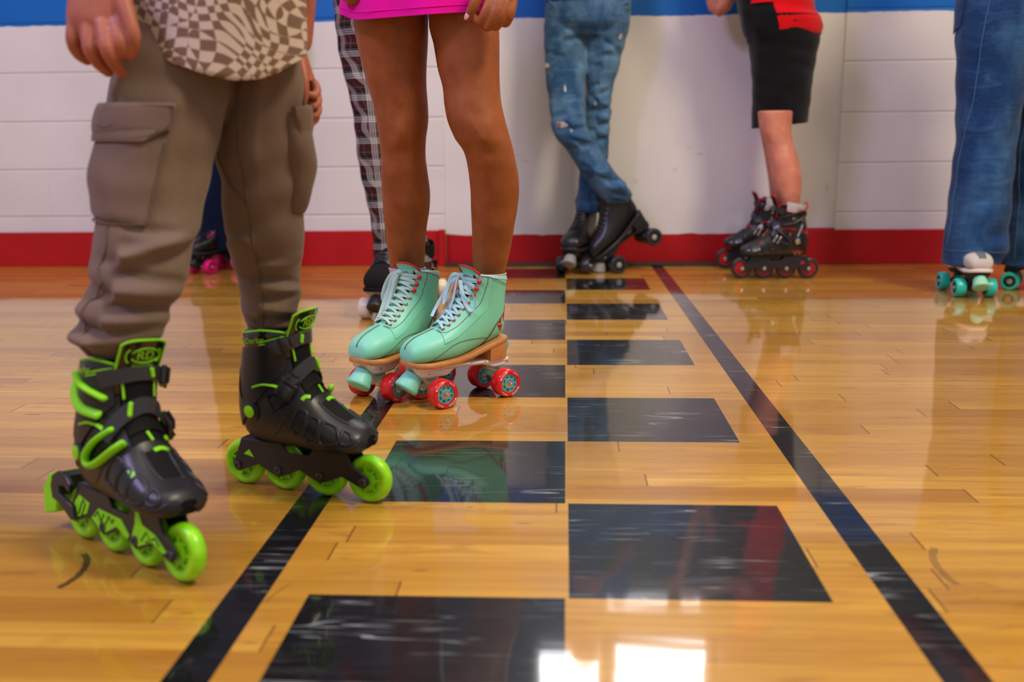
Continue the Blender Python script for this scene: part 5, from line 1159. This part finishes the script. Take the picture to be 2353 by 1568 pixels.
def black_shorts_boy():
    pr = person((.83, 3.95, 0), 'child in black shorts and black and red shirt leaning sideways on the wall')
    b = MB()
    N = Limb([(255, 1742, 1820, 3.86), (300, 1747, 1818, 3.85), (330, 1760, 1822, 3.84), (360, 1766, 1832, 3.83), (400, 1773, 1840, 3.82), (430, 1779, 1841, 3.815), (455, 1786, 1838, 3.81), (480, 1792, 1837, 3.81), (510, 1795, 1836, 3.81)], 1.05)
    F = Limb([(255, 1738, 1800, 4.06), (330, 1752, 1800, 4.075), (380, 1761, 1812, 4.09), (420, 1767, 1818, 4.10), (460, 1771, 1812, 4.11), (500, 1774, 1810, 4.115)], 1.05)
    N.solid(b, 8); F.solid(b, 8); Limb([(60, 1720, 1872, 3.95), (180, 1735, 1860, 3.95), (265, 1745, 1840, 3.95)], .8).solid(b)
    c = px(1772, -40, 3.95); sh = MB()
    upper(pr, b, sh, c, math.pi-.1, .86, [(c+np.array([-.05, -.20, .14]), c+np.array([-.23, -.10, .24]), (-.5, .6, .5), (-.5, -.4, .6), True), (px(1652, 22, 4.08), px(1600, -210, 4.14), (-.1, .1, 1), (.2, .9, .2), True)], 'hair', .9)
    remesh(b.build('body', M['skin_c'], pr), .0045, 3)
    fo = [(150, .2, 20, -.006, 12, .8), (190, .3, -30, .006, 16, 1.), (220, 0, 25, -.005, 14, .8), (120, .5, 10, -.005, 10, .8)]
    S = Limb([(40, 1706, 1882, 3.95), (80, 1714, 1881, 3.95), (104, 1722, 1879, 3.95), (153, 1727, 1870, 3.95), (208, 1730, 1861, 3.95), (260, 1729, 1857, 3.95), (280, 1728, 1855, 3.95), (289, 1728, 1854, 3.95)], .95, folds=fo, nz=.003, ns=5)
    t = MB(); S.cloth(t, 6, 48, hem=lambda p, q: p+np.array([0, 0, (.010*(p[0]-.84)/.1)*max(0, q-.8)*5])); so = t.build('shorts', M['bknit'], pr, angle=60)
    g = MB(); V, Fc = glyphs('R', .022); cen = S.S(263, -.72, .002)
    for (x0, y0) in ((0, 0),): g.add([S.S(263-v[1]/mpp(cen), -.72+v[0]/.085, .0045) for v in V], Fc)
    g.build('shorts_print', M['tanlogo'], so, smooth=False)
    T = Limb([(-330, 1690, 1836, 3.96), (-150, 1674, 1850, 3.96), (0, 1696, 1864, 3.955), (25, 1700, 1870, 3.955), (40, 1702, 1881, 3.955), (55, 1704, 1883, 3.955), (68, 1708, 1887, 3.955), (80, 1712, 1882, 3.955), (92, 1718, 1881, 3.955)], .92, folds=[(10, .5, 12, .006, 6, .8), (30, .7, -10, -.007, 6, .8), (50, .6, 8, .006, 6, .8), (-20, .4, 10, -.006, 8, .8)], nz=.004, ns=5)
    for nm, mt, p0, p1, ye in (('black_shirt_front', 'bknit', -2.9, -.22, 96), ('red_shirt_panel', 'redk', -.26, 2*math.pi-2.86, 83)):
        q = MB(); A = np.linspace(p0, p1, 34); rows = [[T.S(y, a, .004 if 'red' in nm else .003) for a in A] for y in np.linspace(-330, ye, 50)]
        bt = rows[-1]; rows += [[T.S(ye+1, a, .001) for a in A], [T.S(ye-2, a, -.002) for a in A], [T.S(ye-30, a, -.004) for a in A]]
        q.loft(rows, 0, (False, False), closed=False); q.build(nm, M[mt], pr, angle=60)
    sh.build('shirt_yoke', M['redk'], pr, angle=60)
    return fix(pr)
black_shorts_boy()
def wide_jeans_person():
    pr = person((1.5, 3.45, 0), 'person in wide leg blue jeans on teal wheeled skates at the right edge')
    L = Limb([(-40, 2216, 2402, 3.42, .9), (73, 2204, 2386, 3.42, .9), (120, 2204, 2372, 3.42, .9), (184, 2201, 2356, 3.42, .9), (260, 2200, 2340, 3.42), (321, 2201, 2327, 3.41), (398, 2191, 2322, 3.41), (477, 2184, 2320, 3.40), (540, 2178, 2314, 3.39), (575, 2173, 2306, 3.39), (600, 2170, 2294, 3.385)], 1., folds=[(540, 0, -14, -.012, 14, 1.), (565, .1, 4, .010, 14, 1.4), (300, .7, -60, -.008, 30, .5)], nz=.005, ns=3)
    R = Limb([(-40, 2330, 2520, 3.50), (100, 2338, 2510, 3.50), (200, 2340, 2495, 3.50), (340, 2326, 2478, 3.51), (460, 2322, 2475, 3.51), (560, 2312, 2472, 3.505), (608, 2302, 2468, 3.505)], 1., nz=.005, ns=3, seed=5)
    t = MB(); L.cloth(t, 7, 56, hem=lambda p, q: p+np.array([0, 0, .012*math.sin((p[0]-1.36)*38)*max(0, q-.93)*14])); R.cloth(t, 8, 48); Limb([(-120, 2222, 2500, 3.46), (0, 2212, 2510, 3.46), (110, 2230, 2490, 3.46)], .62).cloth(t, 8, 48)
    to = t.build('wide_leg_jeans', M['denim2'], pr, angle=60)
    s = MB(); L.seam(s, [(-20, -.62), (100, -.72), (220, -.82), (330, -1.22), (400, -1.28), (470, -1.35), (560, -1.4)], .0011, .0012, sm=12); s.build('side_seam', M['thread'], to)
    s = MB(); L.seam(s, [(574, -1.5), (573, -1.), (571, -.5), (572, 0), (574, .5), (576, .9)], .0011, .0012); s.build('hem_stitching', M['thread'], to)
    s = MB(); R.seam(s, [(200, -1.0), (340, -1.15), (460, -1.15), (590, -1.1)], .0011, .0012, sm=12); s.build('side_seam', M['thread'], to)
    s = MB(); L.patch(s, [(-40, -2.3), (-40, -1.25), (60, -1.45), (74, -1.9)], .002, .004, bulge=.004); po = s.build('back_pocket', M['denim2'], to)
    c = px(2362, -110, 3.47); b = MB(); sh = MB(); upper(pr, b, sh, c, -1.6, 1., bent(c, -1.6, 1.), 'hair', .95)
    sh.build('knit_top', M['greyk'], pr, angle=60); remesh(b.build('body', M['skin_a'], pr), .006, 3); return fix(pr)
wide_jeans_person()
def navy_person():
    pr = person((-1.5, 4.05, 0), 'person in dark navy jeans standing behind the taupe trousers, pink wheels below')
    L = Limb([(60, 448, 566, 4.08), (300, 452, 552, 4.085), (420, 450, 540, 4.09), (500, 448, 536, 4.09), (560, 450, 538, 4.085), (572, 452, 536, 4.085)], .9, nz=.004, ns=5)
    R = Limb([(60, 545, 660, 4.1), (300, 556, 652, 4.1), (450, 562, 640, 4.1), (570, 566, 640, 4.1)], .9, nz=.004, ns=5, seed=2)
    t = MB(); L.cloth(t, 8, 40); R.cloth(t, 8, 40); Limb([(0, 455, 655, 4.08), (60, 448, 660, 4.08), (120, 470, 640, 4.08)], .65).cloth(t, 8, 40)
    t.build('navy_jeans', M['denim3'], pr, angle=60)
    c = px(553, -10, 4.08); b = MB(); s = MB(); upper(pr, b, s, c, -1.5, .95, bent(c, -1.5, .95), 'hair', .85)
    s.build('knit_top', M['bknit'], pr, angle=60); remesh(b.build('body', M['skin_a'], pr), .006, 3); return fix(pr)
navy_person()
SK14 = quad_skate(PNK, 1); tag(SK14, 'black roller skate with hot pink wheels mostly hidden behind the taupe trouser leg', 'roller skate', 'pink wheeled roller skates')
place(SK14, (-1.27, 4.09, 0), (.1, -.99))
